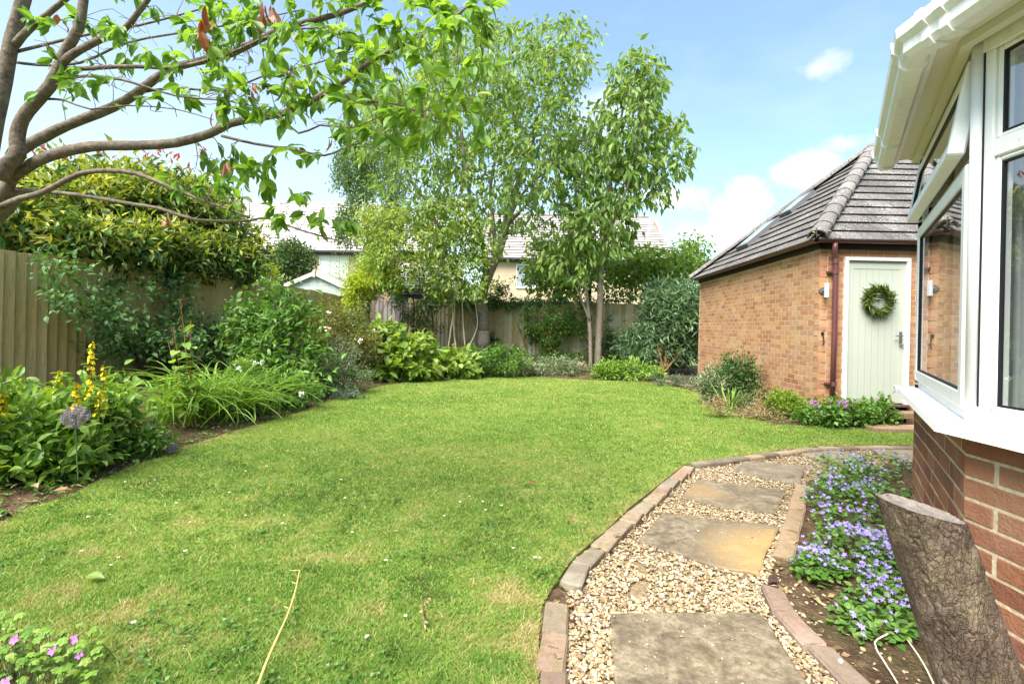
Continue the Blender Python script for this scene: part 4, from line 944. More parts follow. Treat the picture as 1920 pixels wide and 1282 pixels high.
# ---- black metal garden arch
ar = thing('garden_arch', 'black metal rose arch in front of the dark corner panel', 'arch', (at(715, 640, 12.7)[0], 12.7, .1))
M_BLK = plain('black_metal', (.012, .012, .013), .45, .4, var=.2)
def hoop(u0, u1, Y, ztop):
    x0, x1 = xr(u0, Y), xr(u1, Y); r_ = (x1-x0)/2; tq = np.linspace(math.pi, 0, 15); P = [(x0, Y, 0)]+[((x0+x1)/2+r_*math.cos(q), Y, ztop-r_*.75+r_*.75*math.sin(q)) for q in tq]+[(x1, Y, 0)]
    return P
for (u0, u1, Y) in ((668, 755, 12.55), (690, 776, 13.0)):
    m_ = MB(); m_.tube(hoop(u0, u1, Y, 2.25), .016, 8); m_.build('hoop', M_BLK, ar)
Pa, Pb = hoop(668, 755, 12.55, 2.25), hoop(690, 776, 13.0, 2.25); m_ = MB()
for i in range(1, 16, 2): m_.tube([Pa[i], Pb[i]], .007, 6)
for z in (.5, .9, 1.3):
    for i in (0, -1): m_.tube([(Pa[i][0], Pa[i][1], z), (Pb[i][0], Pb[i][1], z)], .007, 6)
m_.build('rungs', M_BLK, ar).name = 'ladder_bars'
ob_ = thing('obelisk', 'thin black metal climbing obelisk against the back fence', 'plant support', (at(808, 640, 13.4)[0], 13.4, .1)); m_ = MB(); cx_, cy_ = xr(806, 13.4), 13.4
for (dx_, dy_) in ((-.16, -.12), (.16, -.12), (.16, .12), (-.16, .12)): m_.tube([(cx_+dx_, cy_+dy_, .1), (cx_+dx_*.55, cy_+dy_*.55, 1.3), (cx_, cy_, 1.95)], .010, 6)
for z, k in ((.6, .85), (1.1, .65), (1.5, .4)):
    c4 = [(cx_+a_*.16*k, cy_+b_*.12*k, z) for a_, b_ in ((-1, -1), (1, -1), (1, 1), (-1, 1), (-1, -1))]; m_.tube(c4, .006, 5)
m_.build('frame', M_BLK, ob_)
# ================================================================= plants
def lm(name, cols, **k): return leafmat(name, [(p, c) for p, c in zip(np.linspace(.08, .95, len(cols)), cols)], **k)
G_CH = lm('cherry_leaf', [(.085, .185, .025), (.145, .29, .04), (.23, .39, .06), (.36, .49, .10)], trans=.52)
G_CH2 = lm('cherry_leaf_far', [(.08, .16, .035), (.15, .265, .055), (.25, .37, .085), (.38, .46, .15)], trans=.48)
G_YEL = lm('yellowish_leaf', [(.10, .19, .03), (.19, .31, .05), (.31, .41, .085), (.48, .49, .14)], trans=.45)
G_BIRCH = lm('birch_leaf', [(.05, .115, .022), (.10, .19, .04), (.17, .26, .07)], trans=.38)
G_GOLD = lm('golden_leaf', [(.16, .26, .02), (.30, .42, .03), (.46, .52, .05), (.55, .56, .09)], trans=.45)
G_DARK = lm('dark_leaf', [(.026, .075, .018), (.05, .12, .028), (.095, .19, .05)], trans=.3, rough=.35)
G_DUSK = lm('dusky_leaf', [(.055, .13, .04), (.105, .215, .065), (.17, .29, .10)], trans=.35)
G_MID = lm('mid_leaf', [(.045, .12, .018), (.085, .195, .03), (.145, .28, .05), (.24, .37, .09)], trans=.35)
G_LIGHT = lm('light_leaf', [(.085, .185, .024), (.15, .285, .04), (.24, .38, .06), (.35, .46, .11)], trans=.38)
G_HYD = lm('hydrangea_leaf', [(.085, .18, .025), (.17, .29, .04), (.28, .39, .075), (.44, .45, .18)], trans=.36)
G_GREY = lm('grey_leaf', [(.05, .085, .05), (.10, .15, .09), (.19, .24, .16)], trans=.25, tcol=(1.1, 1.15, .7))
G_VAR = lm('variegated_leaf', [(.05, .10, .03), (.12, .18, .07), (.36, .40, .24), (.6, .6, .44)], trans=.3, tcol=(1.1, 1.1, .7))
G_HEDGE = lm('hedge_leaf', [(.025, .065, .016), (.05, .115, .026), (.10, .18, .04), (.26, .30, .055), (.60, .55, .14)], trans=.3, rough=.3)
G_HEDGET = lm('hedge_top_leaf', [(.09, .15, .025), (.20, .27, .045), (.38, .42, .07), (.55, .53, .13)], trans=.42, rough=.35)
G_ROSY = lm('rosy_leaf', [(.06, .10, .025), (.12, .17, .04), (.22, .22, .06), (.38, .24, .11)], trans=.36)
G_RED = lm('red_young_leaf', [(.38, .07, .04), (.52, .16, .09)], trans=.4, tcol=(1.2, .8, .6))
G_BROWN = lm('withered_leaf', [(.14, .05, .02), (.26, .09, .035), (.33, .14, .05)], trans=.3, tcol=(1.3, .8, .4))
G_STRAP = lm('strap_leaf', [(.09, .19, .022), (.17, .31, .04), (.29, .43, .075)], trans=.38)
G_TAN = lm('dried_leaf', [(.24, .17, .08), (.36, .27, .14), (.46, .36, .2)], trans=.25, tcol=(1.1, 1, .7))
F_YEL = plain('yellow_petal', (.85, .62, .02), .6, .2, var=.12); F_WHITE = plain('white_flower', (.82, .80, .76), .6, .2, var=.1)
F_PUR = plain('purple_petal', (.30, .235, .58), .6, .2, var=.2, nscale=20); F_PUR2 = plain('mauve_petal', (.42, .2, .5), .6, .2, var=.2); F_MAUVE = plain('faded_mauve', (.36, .30, .33), .8, .1, var=.4, nscale=60)
F_PINK = plain('pink_petal', (.45, .15, .48), .6, .2, var=.15)
B_CH = bark('cherry_bark', (.14, .105, .085), (.27, .22, .175), (.34, .36, .26), .45, (1, 1, 3.0), 14, .6)
B_CHN = bark('near_cherry_bark', (.085, .062, .05), (.20, .16, .12), (.26, .27, .17), .4, (1, 1, 1), 26, .7)
B_PALE = bark('pale_stem', (.36, .31, .24), (.52, .46, .37), (.4, .4, .3), .2, (1, 1, .3), 20, .3)
B_DARK = bark('dark_stem', (.05, .04, .03), (.12, .09, .065), (.2, .2, .14), .2, (1, 1, .3), 30, .5)
B_GREEN = plain('green_stem', (.10, .17, .05), .6, .3, var=.3); B_RUST = bark('rusty_stem', (.26, .12, .04), (.42, .23, .08), (.36, .3, .14), .2, (1, 1, .3), 24, .6)
def T_of(near): return T_NEAR if near else T_FAR
def ell(blobs, n, shell=.55):
    """n points in a set of ellipsoids (c, r, weight), thicker towards the skin"""
    w = np.array([b[2] for b in blobs], float); k = rng.choice(len(blobs), n, p=w/w.sum())
    c = np.array([b[0] for b in blobs])[k]; r = np.array([b[1] for b in blobs])[k]
    d = nrm(rng.normal(size=(n, 3))); t = (shell+(1-shell)*rng.random(n)) if shell > 0 else rng.random(n)**(1/3)
    t = np.where(rng.random(n) < .25, rng.random(n)**(1/3), t)*np.exp(rng.normal(0, .13, n)); P = c+d*r*t[:, None]; q = np.median(r)
    h = vnoise(P[:, 0]*1.7+P[:, 1]*.9+40, P[:, 2]*1.9+P[:, 1]*.7+40, 1.1/max(q, .15), 3); ok = h > .27; P = np.where(ok[:, None], P, P[rng.choice(np.nonzero(ok)[0] if ok.any() else np.arange(n), n)]+rng.normal(0, .12*q, (n, 3))); return P, d
def blob(u, v, Y, ru, rv, ry=None, w=None):
    """ellipsoid centred on the view ray (u, v) at depth Y, radii given in photo pixels"""
    s = F/Y; ru, rv = ru/s, rv/s; ry = ry if ry is not None else (ru+rv)/2*.9
    return (at(u, v, Y), np.array([ru, ry, rv]), w if w else (ru*rv)**.5*ry)
def clump_leaves(mb, C, Dout, per, sig, L, asp, T, up=.2, droop=0.0, rmod=None, rsd=.16):
    n = len(C)*per; P = np.repeat(C, per, 0)+rng.normal(0, 1, (n, 3))*sig
    cl = np.repeat(rng.normal(0, .16, len(C)), per)
    D = np.repeat(Dout, per, 0)*.55+nrm(rng.normal(size=(n, 3)))*.75; D[:, 2] += up-droop
    Ls = L*rng.uniform(.6, 1.25, n); N = rng.normal(size=(n, 3))*.55+[0, 0, 1.0]
    leafset(mb, T, P, D, N, Ls, Ls*asp, (rng.normal(.5, rsd, n)+cl+(rmod if rmod is not None else 0)).clip(0, 1)); return P
def bush(name, lab, cat, base, blobs, mat, L=.05, asp=.5, nc=200, per=9, sig=None, near=False, up=.2, droop=0.0, stems=9, smat=None, srad=.008, group=None, shell=.55, zmin=None, loose=False, extra=None, foliage='foliage', rmod=None):
    base = np.array(base, float); root = thing(name, lab, cat, tuple(base), group); C, Do = ell(blobs, nc, shell)
    zf = base[2]+.02 if zmin is None else zmin; C[:, 2] = np.maximum(C[:, 2], zf+rng.random(nc)*.06)
    sg = sig if sig is not None else L*.9
    far = base[1] > 7; per = int(per*(2.4 if far else 1.7)); L = L*(1.15 if far else 1.05)
    mb = MB(); P = clump_leaves(mb, C, Do, per, sg, L, asp, T_ROUND if near == 2 else T_of(near), up, droop, rmod); mb.build(foliage, mat, root)
    if stems:
        sm = MB(); idx = rng.choice(nc, min(stems, nc), replace=False)
        for q in C[idx]:
            b0 = base+rng.normal(0, 1, 3)*[.04, .04, 0]; b0[2] = base[2]-.05; m = b0*.5+q*.5+rng.normal(0, .05, 3); m[2] = b0[2]*.42+q[2]*.58
            sm.tube([b0, b0*.75+m*.25+rng.normal(0, .01, 3), m, m*.4+q*.6+rng.normal(0, .02, 3), q], [srad, srad*.9, srad*.7, srad*.5, srad*.25], 5, cap=False)
        sm.build('woody_stem' if smat in (B_DARK, B_PALE, B_CH, B_RUST) else 'stem', smat or B_GREEN, root)
    return root
# ------------------------------------------------------------- trees
def spline(pts, step=.12):
    P = np.array(pts, float); n = len(P)
    if n < 3: return resample(P, step)
    out = []
    Q = np.vstack([2*P[0]-P[1], P, 2*P[-1]-P[-2]])
    for i in range(1, n):
        a, b, c, d = Q[i-1], Q[i], Q[i+1], Q[i+2]; k = max(2, int(np.linalg.norm(c-b)/step)); t = np.linspace(0, 1, k, endpoint=False)[:, None]
        out.append(.5*(2*b+(c-a)*t+(2*a-5*b+4*c-d)*t*t+(3*b-a-3*c+d)*t**3))
    return np.vstack(out+[P[-1:]])
class Tree:
    def __init__(s, side=.35, fr=(.55, .8), sj=.03): s.side = side; s.fr = fr; s.sj = sj; s.wood = MB(); s.N = []; s.R = []; s.tips = []; s.dirs = []
    def limb(s, pts, r0, r1, sides=8, step=.12, wob=0.0, bend=1.0):
        P = spline(pts, step); n = len(P); t = np.linspace(0, 1, n); r = r0+(r1-r0)*t**bend
        if wob: P[1:-1] += rng.normal(0, wob, (n-2, 3))
        s.wood.tube(P, r*(1+rng.normal(0, .02, n)), sides); s.N.append(P); s.R.append(r); return P
    def grow(s, targets, thick=.0045, step=.10, sag=0.0, zpen=1.0, sides=4, order=None, wob=.03, rmin=.0016):
        N = np.vstack(s.N); R = np.concatenate(s.R); cap = len(N)+len(targets)*40; A = np.empty((cap, 3)); A[:len(N)] = N; Q = np.empty(cap); Q[:len(N)] = R; m = len(N)
        d0 = np.array([np.min(np.linalg.norm(N-t, axis=1)) for t in targets]); 
        for k in np.argsort(d0):
            t = targets[k]; d = t-A[:m]; dist = np.sqrt(d[:, 0]**2+d[:, 1]**2+(np.where(d[:, 2] > 0, d[:, 2]*.85, d[:, 2]*zpen))**2)
            i = int(np.argmin(dist-Q[:m]*1.5)); a = A[i]; L = np.linalg.norm(t-a)
            if L < .03: s.tips.append(t); s.dirs.append(np.array([0, 0, .3])); continue
            q = max(3, min(30, int(L/step)+2)); u = np.linspace(0, 1, q)[:, None]; P = a+(t-a)*u
            P[:, 2] += (np.sin(u[:, 0]*math.pi)*L*(.10-sag)); P[1:] += rng.normal(0, wob*L**.5*.5, (q-1, 3))*u[1:]
            r0 = min(Q[i]*.72, thick*(.6+L*1.4)); r = np.linspace(max(r0, rmin), rmin, q); s.wood.tube(P, r, sides, cap=False)
            A[m:m+q-1] = P[1:]; Q[m:m+q-1] = r[1:]; m += q-1; s.tips.append(P[-1]); s.dirs.append(nrm(P[-1]-P[-2]))
            if L > s.side:
                for f in s.fr: j = int(f*(q-1)); w_ = f*(q-1)-j; s.tips.append(P[j]*(1-w_)+P[min(j+1, q-1)]*w_+rng.normal(0, s.sj, 3)); s.dirs.append(nrm(P[j]-P[j-1]))
        s.all = A[:m]
    def leaves(s, mat, L, asp, per, sig, T, droop=.4, root=None, name='crown', keep=1.0, rmod=None, zshift=-.03, dirw=.6):
        Tp = np.array(s.tips); Dp = np.array(s.dirs); k = rng.random(len(Tp)) < keep; Tp, Dp = Tp[k], Dp[k]
        mb = MB(); n = len(Tp)*per; cl = np.repeat(rng.normal(0, .13, len(Tp)), per)
        P = np.repeat(Tp, per, 0)+rng.normal(0, sig, (n, 3))+[0, 0, zshift]; D = np.repeat(Dp, per, 0)*dirw+nrm(rng.normal(size=(n, 3)))*.6; D[:, 2] -= droop
        Ls = L*rng.uniform(.6, 1.2, n); N = rng.normal(size=(n, 3))*.6+[0, 0, 1.0]
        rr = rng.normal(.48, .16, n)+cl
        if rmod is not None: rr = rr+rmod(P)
        leafset(mb, T, P, D, N, Ls, Ls*asp, rr.clip(0, 1)); return mb.build(name, mat, root)
def A_(l, Y): return [at(u, v, Y if np.isscalar(Y) else y) for (u, v), y in zip(l, [Y]*len(l) if np.isscalar(Y) else Y)]
def pts_px(regs, n):
    """targets: regions (u, v, ru, rv, Y0, Y1, weight)"""
    w = np.array([r[6] for r in regs], float); k = rng.choice(len(regs), n, p=w/w.sum()); out = []
    for i in k:
        u, v, ru, rv, Y0, Y1, _ = regs[i]
        while True:
            a, b = rng.uniform(-1, 1, 2)
            if a*a+b*b < 1: break
        out.append(at(u+a*ru, v+b*rv, rng.uniform(Y0, Y1)))
    return np.array(out)
# ---- near cherry at the left edge
def Dp(u, a=3.15, b=2.45): return a+(b-a)*min(max(u/900, 0), 1)
def LM(l, dy=0.0): return [at(u, v, Dp(u)+dy) for u, v in l]
nc = thing('cherry_tree', 'near cherry tree with smooth grey limbs spreading from the left edge over the lawn', 'tree', (-4.0, 3.35, .1)); tr = Tree(.10, (.35, .5, .63, .75, .86, .94), .002)
tr.limb([(-4.0, 3.35, -.05), (-3.86, 3.28, .6), (-3.66, 3.2, 1.3), at(-55, 430, 3.16), at(-14, 378, 3.14), at(6, 345, 3.14)], .135, .11, 14, bend=.7)
tr.limb(LM([(-22, 345), (-22, 300), (-8, 225), (8, 150), (22, 75), (45, -5), (60, -120)], .25), 0.0517, 0.0365, 10)
tr.limb(LM([(28, 85), (44, 66), (67, 45), (122, 0), (190, -60)], .25), 0.0274, 0.0137, 8)
tr.limb(LM([(0, 335), (14, 308), (33, 290), (32, 265), (36, 238), (52, 208), (94, 161), (114, 118), (126, 90), (146, 56), (157, 0), (165, -90)], -.15), 0.0441, 0.0213, 10)
tr.limb(LM([(112, 122), (128, 108), (150, 94), (195, 71), (232, 56), (256, 28), (277, 0), (310, -50)], -.15), 0.0243, 0.0114, 8)
tr.limb(LM([(116, 130), (160, 129), (225, 125), (280, 126), (330, 127), (431, 101), (487, 75), (560, 55), (640, 50)], -.12), 0.0144, 0.0038, 7)
tr.limb(LM([(110, 150), (160, 143), (230, 150), (330, 180), (430, 190), (540, 215)], -.1), 0.0091, 0.0030, 6)
tr.limb(LM([(85, 186), (120, 188), (170, 205), (240, 198), (330, 205), (400, 225)], -.1), 0.0076, 0.0023, 6)
tr.limb(LM([(5, 330), (37, 283), (80, 258), (124, 236), (210, 202), (255, 176), (288, 150), (337, 124), (434, 101), (524, 56), (637, 26), (720, -10)], .12), 0.0380, 0.0137, 10)
tr.limb(LM([(4, 378), (20, 335), (49, 314), (94, 292), (169, 275), (262, 273), (330, 268), (393, 251), (431, 232), (487, 221), (554, 206), (607, 176), (650, 150), (700, 112), (760, 82), (830, 48), (880, 10)], -.05), 0.0380, 0.0068, 10)
tr.limb(LM([(416, 255), (479, 270), (554, 281), (607, 292), (640, 280), (690, 262)], -.05), 0.0091, 0.0030, 6)
tr.limb(LM([(607, 178), (660, 196), (700, 190), (760, 200), (820, 230)], -.08), 0.0091, 0.0030, 6)
tr.limb(LM([(520, 212), (560, 250), (600, 235), (660, 240), (720, 215)], -.08), 0.0068, 0.0023, 6)
tr.limb(LM([(2, 388), (40, 372), (75, 363), (105, 348), (150, 326), (202, 320), (258, 326), (311, 348), (374, 374), (431, 393), (468, 408)], -.12), 0.0205, 0.0061, 8)
tr.limb(LM([(15, 352), (41, 357), (105, 361), (180, 371), (243, 382), (300, 391), (367, 412), (468, 414), (498, 408), (562, 431), (640, 453), (668, 462)], -.02), 0.0160, 0.0030, 8)
tr.limb(LM([(20, 100), (60, 90), (120, 75), (190, 60), (260, 48), (330, 30), (420, 5)], .3), 0.0122, 0.0046, 6)
tr.limb(LM([(18, 115), (70, 122), (150, 118), (240, 80), (350, 60), (440, 45), (560, 20)], .35), 0.0106, 0.0038, 6)
tr.limb(LM([(255, 175), (330, 165), (420, 170), (500, 140), (590, 120), (680, 90)], .15), 0.0084, 0.0030, 6)
T1 = pts_px([(300, 20, 260, 50, 2.3, 3.4, 3), (620, 40, 300, 75, 2.1, 3.2, 13), (560, 140, 190, 80, 2.2, 3.0, 7), (740, 150, 170, 120, 2.1, 2.8, 8), (720, 215, 160, 50, 2.2, 2.8, 2.6), (420, 190, 130, 60, 2.4, 3.0, 2.0), (880, 60, 75, 65, 2.2, 2.7, 2),
             (600, 280, 70, 20, 2.4, 2.8, .8), (430, 340, 80, 45, 2.55, 2.9, 6.0), (560, 395, 55, 35, 2.5, 2.8, 3.2), (330, 350, 60, 30, 2.6, 3.0, .8), (180, 110, 170, 70, 2.6, 3.4, 1.4), (790, 240, 60, 50, 2.1, 2.5, 1), (640, 430, 35, 18, 2.6, 2.8, .5), (300, 150, 260, 90, 2.4, 3.2, 1.6), (900, 190, 50, 80, 2.1, 2.5, .9)], 370)
TB = pts_px([(330, 110, 280, 110, 2.3, 3.3, 5), (620, 130, 250, 120, 2.1, 3.0, 5), (420, 330, 120, 60, 2.5, 3.0, 1.2), (800, 170, 130, 110, 2.1, 2.7, 2)], 300)
tr.grow(TB, .0036, .07, zpen=1.0, wob=.05, rmin=.0016); tr.tips, tr.dirs = [], []
tr.grow(T1, .0036, .07, zpen=1.0, wob=.045, rmin=.0014)
tr.wood.build('trunk', B_CHN, nc, smooth=True)
tr.leaves(G_CH, .090, .46, 2, .006, T_NEAR, .5, nc, 'crown', zshift=-.002, keep=.72, rmod=lambda P: .12*(np.minimum(P[:, 0]+.6, .8)))
wm_ = MB(); WP = np.array([at(u, v, 2.5) for u, v in [(386, 28), (384, 70), (500, 20), (508, 12), (560, 52), (540, 130), (533, 140), (480, 160), (466, 178), (615, 255), (420, 300), (312, 415), (108, 36), (410, 210)]])
leafset(wm_, T_NEAR, np.repeat(WP, 2, 0)+rng.normal(0, .012, (28, 3)), rng.normal(size=(28, 3))*.35+[0, 0, -1], rdir(28), rng.uniform(.05, .085, 28), rng.uniform(.018, .035, 28), zc(28)); leafset(wm_, T_NEAR, np.array([at(u, v, 2.3)+rng.normal(0, .012, 3) for u, v in [(385, 8), (380, 22), (390, 30), (382, 55), (496, 0), (502, 12), (506, 24), (492, 20)]]), rng.normal(size=(8, 3))*.3+[0, 0, -1], rdir(8), rng.uniform(.09, .13, 8), rng.uniform(.04, .06, 8), zc(8)); wm_.build('withered_leaves', G_BROWN, nc)
# ---- tall cherry at the back fence
Y = 13.4; bc = thing('cherry_tree', 'tall cherry tree with a grafted banded trunk in front of the back fence', 'tree', (*at(906, 690, Y)[:2], .15)); tr = Tree()
b0 = at(906, 700, Y); b0[2] = .1
tr.limb([b0, at(906, 650, Y), at(907, 622, Y)], .155, .148, 14, bend=.6)
tr.limb(A_([(907, 622), (906, 590), (904, 560), (915, 520), (936, 470), (950, 420), (964, 370), (985, 300), (1010, 230), (1030, 160), (1035, 90)], Y), .145, .022, 12)
tr.limb(A_([(904, 562), (906, 530), (912, 500), (900, 440), (880, 360), (868, 270), (860, 180), (858, 100)], [Y, Y-.1, Y-.2, Y-.3, Y-.4, Y-.4, Y-.3, Y-.3]), .085, .016, 10)
tr.limb(A_([(908, 600), (892, 568), (872, 540), (852, 515), (838, 480), (828, 440), (800, 380), (760, 330)], [Y, Y-.15, Y-.3, Y-.4, Y-.5, Y-.5, Y-.4, Y-.3]), .075, .015, 10)
tr.limb(A_([(905, 632), (890, 600), (872, 560), (862, 530), (852, 470)], [Y, Y+.2, Y+.4, Y+.5, Y+.6]), .07, .02, 9)
tr.limb(A_([(940, 462), (960, 400), (990, 350), (1030, 320), (1080, 290), (1110, 260)], [Y, Y-.2, Y-.4, Y-.6, Y-.7, Y-.8]), .05, .012, 8)
tr.limb(A_([(930, 480), (925, 420), (920, 350), (935, 270), (950, 180), (955, 100), (960, 40)], [Y, Y+.2, Y+.4, Y+.4, Y+.4, Y+.4, Y+.4]), .06, .012, 8)
tr.limb(A_([(950, 425), (985, 385), (1010, 350), (1050, 250), (1080, 170), (1095, 120)], [Y, Y+.3, Y+.5, Y+.8, Y+.9, Y+.9]), .05, .012, 8)
tr.limb(A_([(895, 430), (850, 380), (810, 300), (780, 220), (760, 160)], [Y-.3, Y-.1, Y+.2, Y+.4, Y+.5]), .045, .012, 8)
tr.limb(A_([(945, 440), (1000, 430), (1040, 405), (1070, 395)], [Y, Y-.3, Y-.6, Y-.9]), .03, .008, 7)
T2 = pts_px([(950, 130, 160, 90, 11.9, 14.9, 8), (1000, 200, 92, 120, 11.6, 15, 6), (860, 220, 130, 120, 11.8, 15, 7), (760, 260, 100, 110, 12, 14.6, 4), (960, 300, 140, 80, 11.7, 15, 5), (870, 400, 110, 80, 11.9, 14.8, 3.5), (1040, 90, 70, 60, 12.4, 14.4, 2.0), (1085, 60, 45, 55, 12.6, 14, .7), (1000, 380, 70, 50, 12, 14.5, 1.4), (700, 230, 60, 70, 12.2, 14, 1)], 1150)
tr.grow(T2, .006, .16, wob=.06, rmin=.004); tr.wood.build('trunk', B_CH, bc, smooth=True)
tr.leaves(G_CH2, .21, .47, 6, .12, T_FAR, .75, bc, 'crown', rmod=lambda P: .06*(P[:, 2]-5)/3)
gr = MB(); gr.tube([at(906, 651, Y), at(907, 640, Y), at(907, 624, Y), at(907, 620, Y)], [.168, .17, .162, .15], 16); gr.build('graft_collar', bark('graft_bark', (.2, .16, .13), (.36, .3, .25), (.3, .3, .2), .2, (1, 1, 8), 8, 1), bc, smooth=True)
# ---- right tall tree
Y = 13.0; bt = thing('cherry_tree', 'narrow upright tree with two grey stems beside the garage', 'tree', (*at(1124, 670, Y)[:2], .15)); tr = Tree()
b0 = at(1120, 690, Y); b0[2] = .1; b1 = at(1108, 690, Y-.2); b1[2] = .1
tr.limb([b0, at(1122, 640, Y), at(1125, 580, Y), at(1126, 520, Y), at(1130, 450, Y), at(1140, 380, Y), at(1150, 300, Y), at(1165, 220, Y), at(1180, 150, Y), at(1185, 100, Y)], .10, .012, 10)
tr.limb([b1, at(1106, 620, Y-.2), at(1100, 550, Y-.2), at(1094, 480, Y-.2), at(1088, 400, Y-.2), at(1085, 320, Y-.1), at(1100, 230, Y)], .055, .010, 8)
tr.limb(A_([(1128, 470), (1150, 410), (1180, 340), (1200, 250), (1210, 170), (1220, 110)], [Y, Y-.3, Y-.5, Y-.5, Y-.4, Y-.3]), .045, .010, 8)
tr.limb(A_([(1132, 440), (1115, 380), (1110, 300), (1130, 200), (1145, 130)], [Y, Y+.3, Y+.5, Y+.5, Y+.4]), .04, .010, 8)
tr.limb(A_([(1140, 400), (1180, 385), (1220, 370), (1260, 310)], [Y, Y-.2, Y-.3, Y-.4]), .03, .007, 7)
tr.limb(A_([(1105, 600), (1085, 550), (1065, 510), (1060, 460)], Y-.25), .03, .01, 7)
T3 = pts_px([(1180, 140, 36, 50, 12.3, 13.6, 1.6), (1222, 150, 22, 55, 12.2, 13.3, 1.5), (1165, 240, 62, 80, 12, 14, 4.4), (1222, 280, 46, 85, 12, 13.8, 3.4), (1140, 335, 60, 75, 11.9, 14, 3.4), (1120, 420, 80, 60, 12, 13.9, 3.2), (1090, 330, 45, 90, 12.2, 14, 2), (1270, 280, 25, 70, 12.2, 13.2, .9), (1215, 350, 60, 30, 12.1, 13.3, .7), (1115, 440, 45, 40, 12.2, 13.8, 1.2), (1070, 480, 50, 50, 12.0, 13.4, .9)], 760)
tr.grow(T3, .005, .16, wob=.06, rmin=.0035); tr.wood.build('trunk', B_CH, bt, smooth=True)
tr.leaves(G_CH2, .25, .46, 6, .10, T_FAR, .9, bt, 'crown', rmod=lambda P: .05*(P[:, 2]-4)/3)
# ---- small yellow-green tree low in front of the cherry
Y = 12.9; ya = thing('small_tree', 'low yellow green tree with thin pale stems left of the banded trunk', 'tree', (*at(850, 690, Y)[:2], .15)); tr = Tree()
for (u0, v0, l) in [(836, 660, [(845, 620), (852, 575), (850, 530), (830, 480)]), (862, 680, [(852, 630), (848, 580), (846, 540), (800, 500), (770, 460)]), (876, 660, [(868, 600), (865, 540), (855, 500), (870, 440)]), (868, 690, [(880, 650), (895, 610), (890, 560)]), (858, 690, [(853, 640), (851, 600), (846, 560), (790, 540), (750, 520)])]:
    b = at(u0, v0, Y); b[2] = .1; tr.limb([b]+A_(l, Y-.1+random.random()*.2), .022, .008, 7)
T4 = pts_px([(760, 402, 60, 12, 12.2, 13.2, 2), (835, 385, 55, 16, 12.2, 13.2, 2.2), (716, 438, 44, 11, 12.2, 13.2, 1.6), (800, 440, 80, 12, 12, 13.3, 3), (875, 425, 40, 14, 12.2, 13.2, 1.6), (745, 478, 60, 13, 12, 13.2, 2.4), (845, 488, 70, 14, 12, 13.2, 3), (775, 520, 80, 13, 12, 13.2, 2.6), (885, 535, 36, 12, 12.2, 13, 1), (702, 478, 26, 12, 12.2, 13, .8), (688, 405, 20, 14, 12.2, 13, .6), (850, 540, 50, 12, 12.2, 13, 1), (905, 470, 30, 20, 12.2, 13, .8)], 420)
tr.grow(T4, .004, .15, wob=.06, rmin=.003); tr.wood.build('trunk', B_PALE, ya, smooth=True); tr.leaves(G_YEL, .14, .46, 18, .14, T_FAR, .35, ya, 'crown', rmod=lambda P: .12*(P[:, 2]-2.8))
# ---- weeping birch beyond the fence
Y = 17.0; wb_ = thing('birch_tree', 'weeping birch with hanging curtains of tiny leaves behind the left fence', 'tree', (*at(735, 600, Y)[:2], 0)); tr = Tree()
b = at(735, 600, Y); b[2] = 0
tr.limb([b, at(737, 520, Y), at(735, 430, Y), at(728, 340, Y), at(722, 250, Y), at(725, 170, Y), at(735, 110, Y)], .13, .02, 9)
tr.limb(A_([(735, 400), (700, 330), (670, 290), (655, 280)], Y), .05, .012, 7); tr.limb(A_([(728, 330), (690, 260), (665, 230), (648, 230)], Y-.3), .04, .01, 7); tr.limb(A_([(735, 440), (700, 400), (672, 385), (655, 390)], Y-.4), .035, .01, 7); tr.limb(A_([(727, 300), (770, 220), (800, 190)], Y), .04, .01, 7)
T5 = pts_px([(690, 250, 55, 50, 16, 18, 3), (665, 300, 35, 50, 16.2, 17.6, 3), (720, 320, 50, 60, 16, 18, 3), (655, 400, 22, 24, 16.4, 17.2, 2.2), (715, 420, 40, 50, 16.2, 17.6, 2), (740, 200, 60, 60, 16, 18, 2), (700, 470, 26, 40, 16.4, 17.4, 1.4)], 260)
tr.grow(T5, .004, .2, wob=.06, rmin=.004)
base_t, base_d = list(tr.tips), list(tr.dirs)
for q in base_t[:]:                                      # hanging shoots
    Lh = random.uniform(.3, 1.15); P = q+np.array([[0, 0, 0], [random.gauss(0, .06), 0, -Lh*.4], [random.gauss(0, .09), random.gauss(0, .05), -Lh]]); tr.wood.tube(P, [.004, .003, .002], 3, cap=False)
    for f in np.linspace(.1, 1, max(3, int(Lh*9))): tr.tips.append(P[0]+(P[2]-P[0])*f); tr.dirs.append(np.array([0, 0, -1.0]))
tr.wood.build('trunk', bark('birch_bark', (.32, .28, .25), (.5, .46, .42), (.3, .3, .25), .2), wb_, smooth=True); tr.leaves(G_BIRCH, .09, .62, 9, .10, T_FAR, .5, wb_, 'crown')
# ---- spreading tree behind the fence on the right
Y = 16.2; am = thing('small_tree', 'wide low maple like tree spreading behind the back fence beside the garage', 'tree', (*at(1100, 600, Y)[:2], 0)); tr = Tree(); b = at(1105, 600, Y); b[2] = 0
tr.limb([b, at(1105, 560, Y), at(1110, 520, Y), at(1130, 485, Y), at(1190, 465, Y), at(1260, 470, Y)], .09, .02, 8); tr.limb(A_([(1108, 530), (1060, 500), (1020, 480)], Y), .05, .012, 7); tr.limb(A_([(1112, 515), (1150, 500), (1220, 490), (1300, 480)], Y-.3), .05, .012, 7)
T6 = pts_px([(1060, 480, 70, 40, 15, 17.4, 3), (1050, 520, 60, 32, 15, 17, 3), (1180, 492, 80, 24, 15, 17.4, 3.5), (1260, 500, 70, 28, 15, 17.2, 4), (1190, 520, 90, 26, 15, 17, 3), (1300, 470, 36, 20, 15.4, 16.8, .9)], 420)
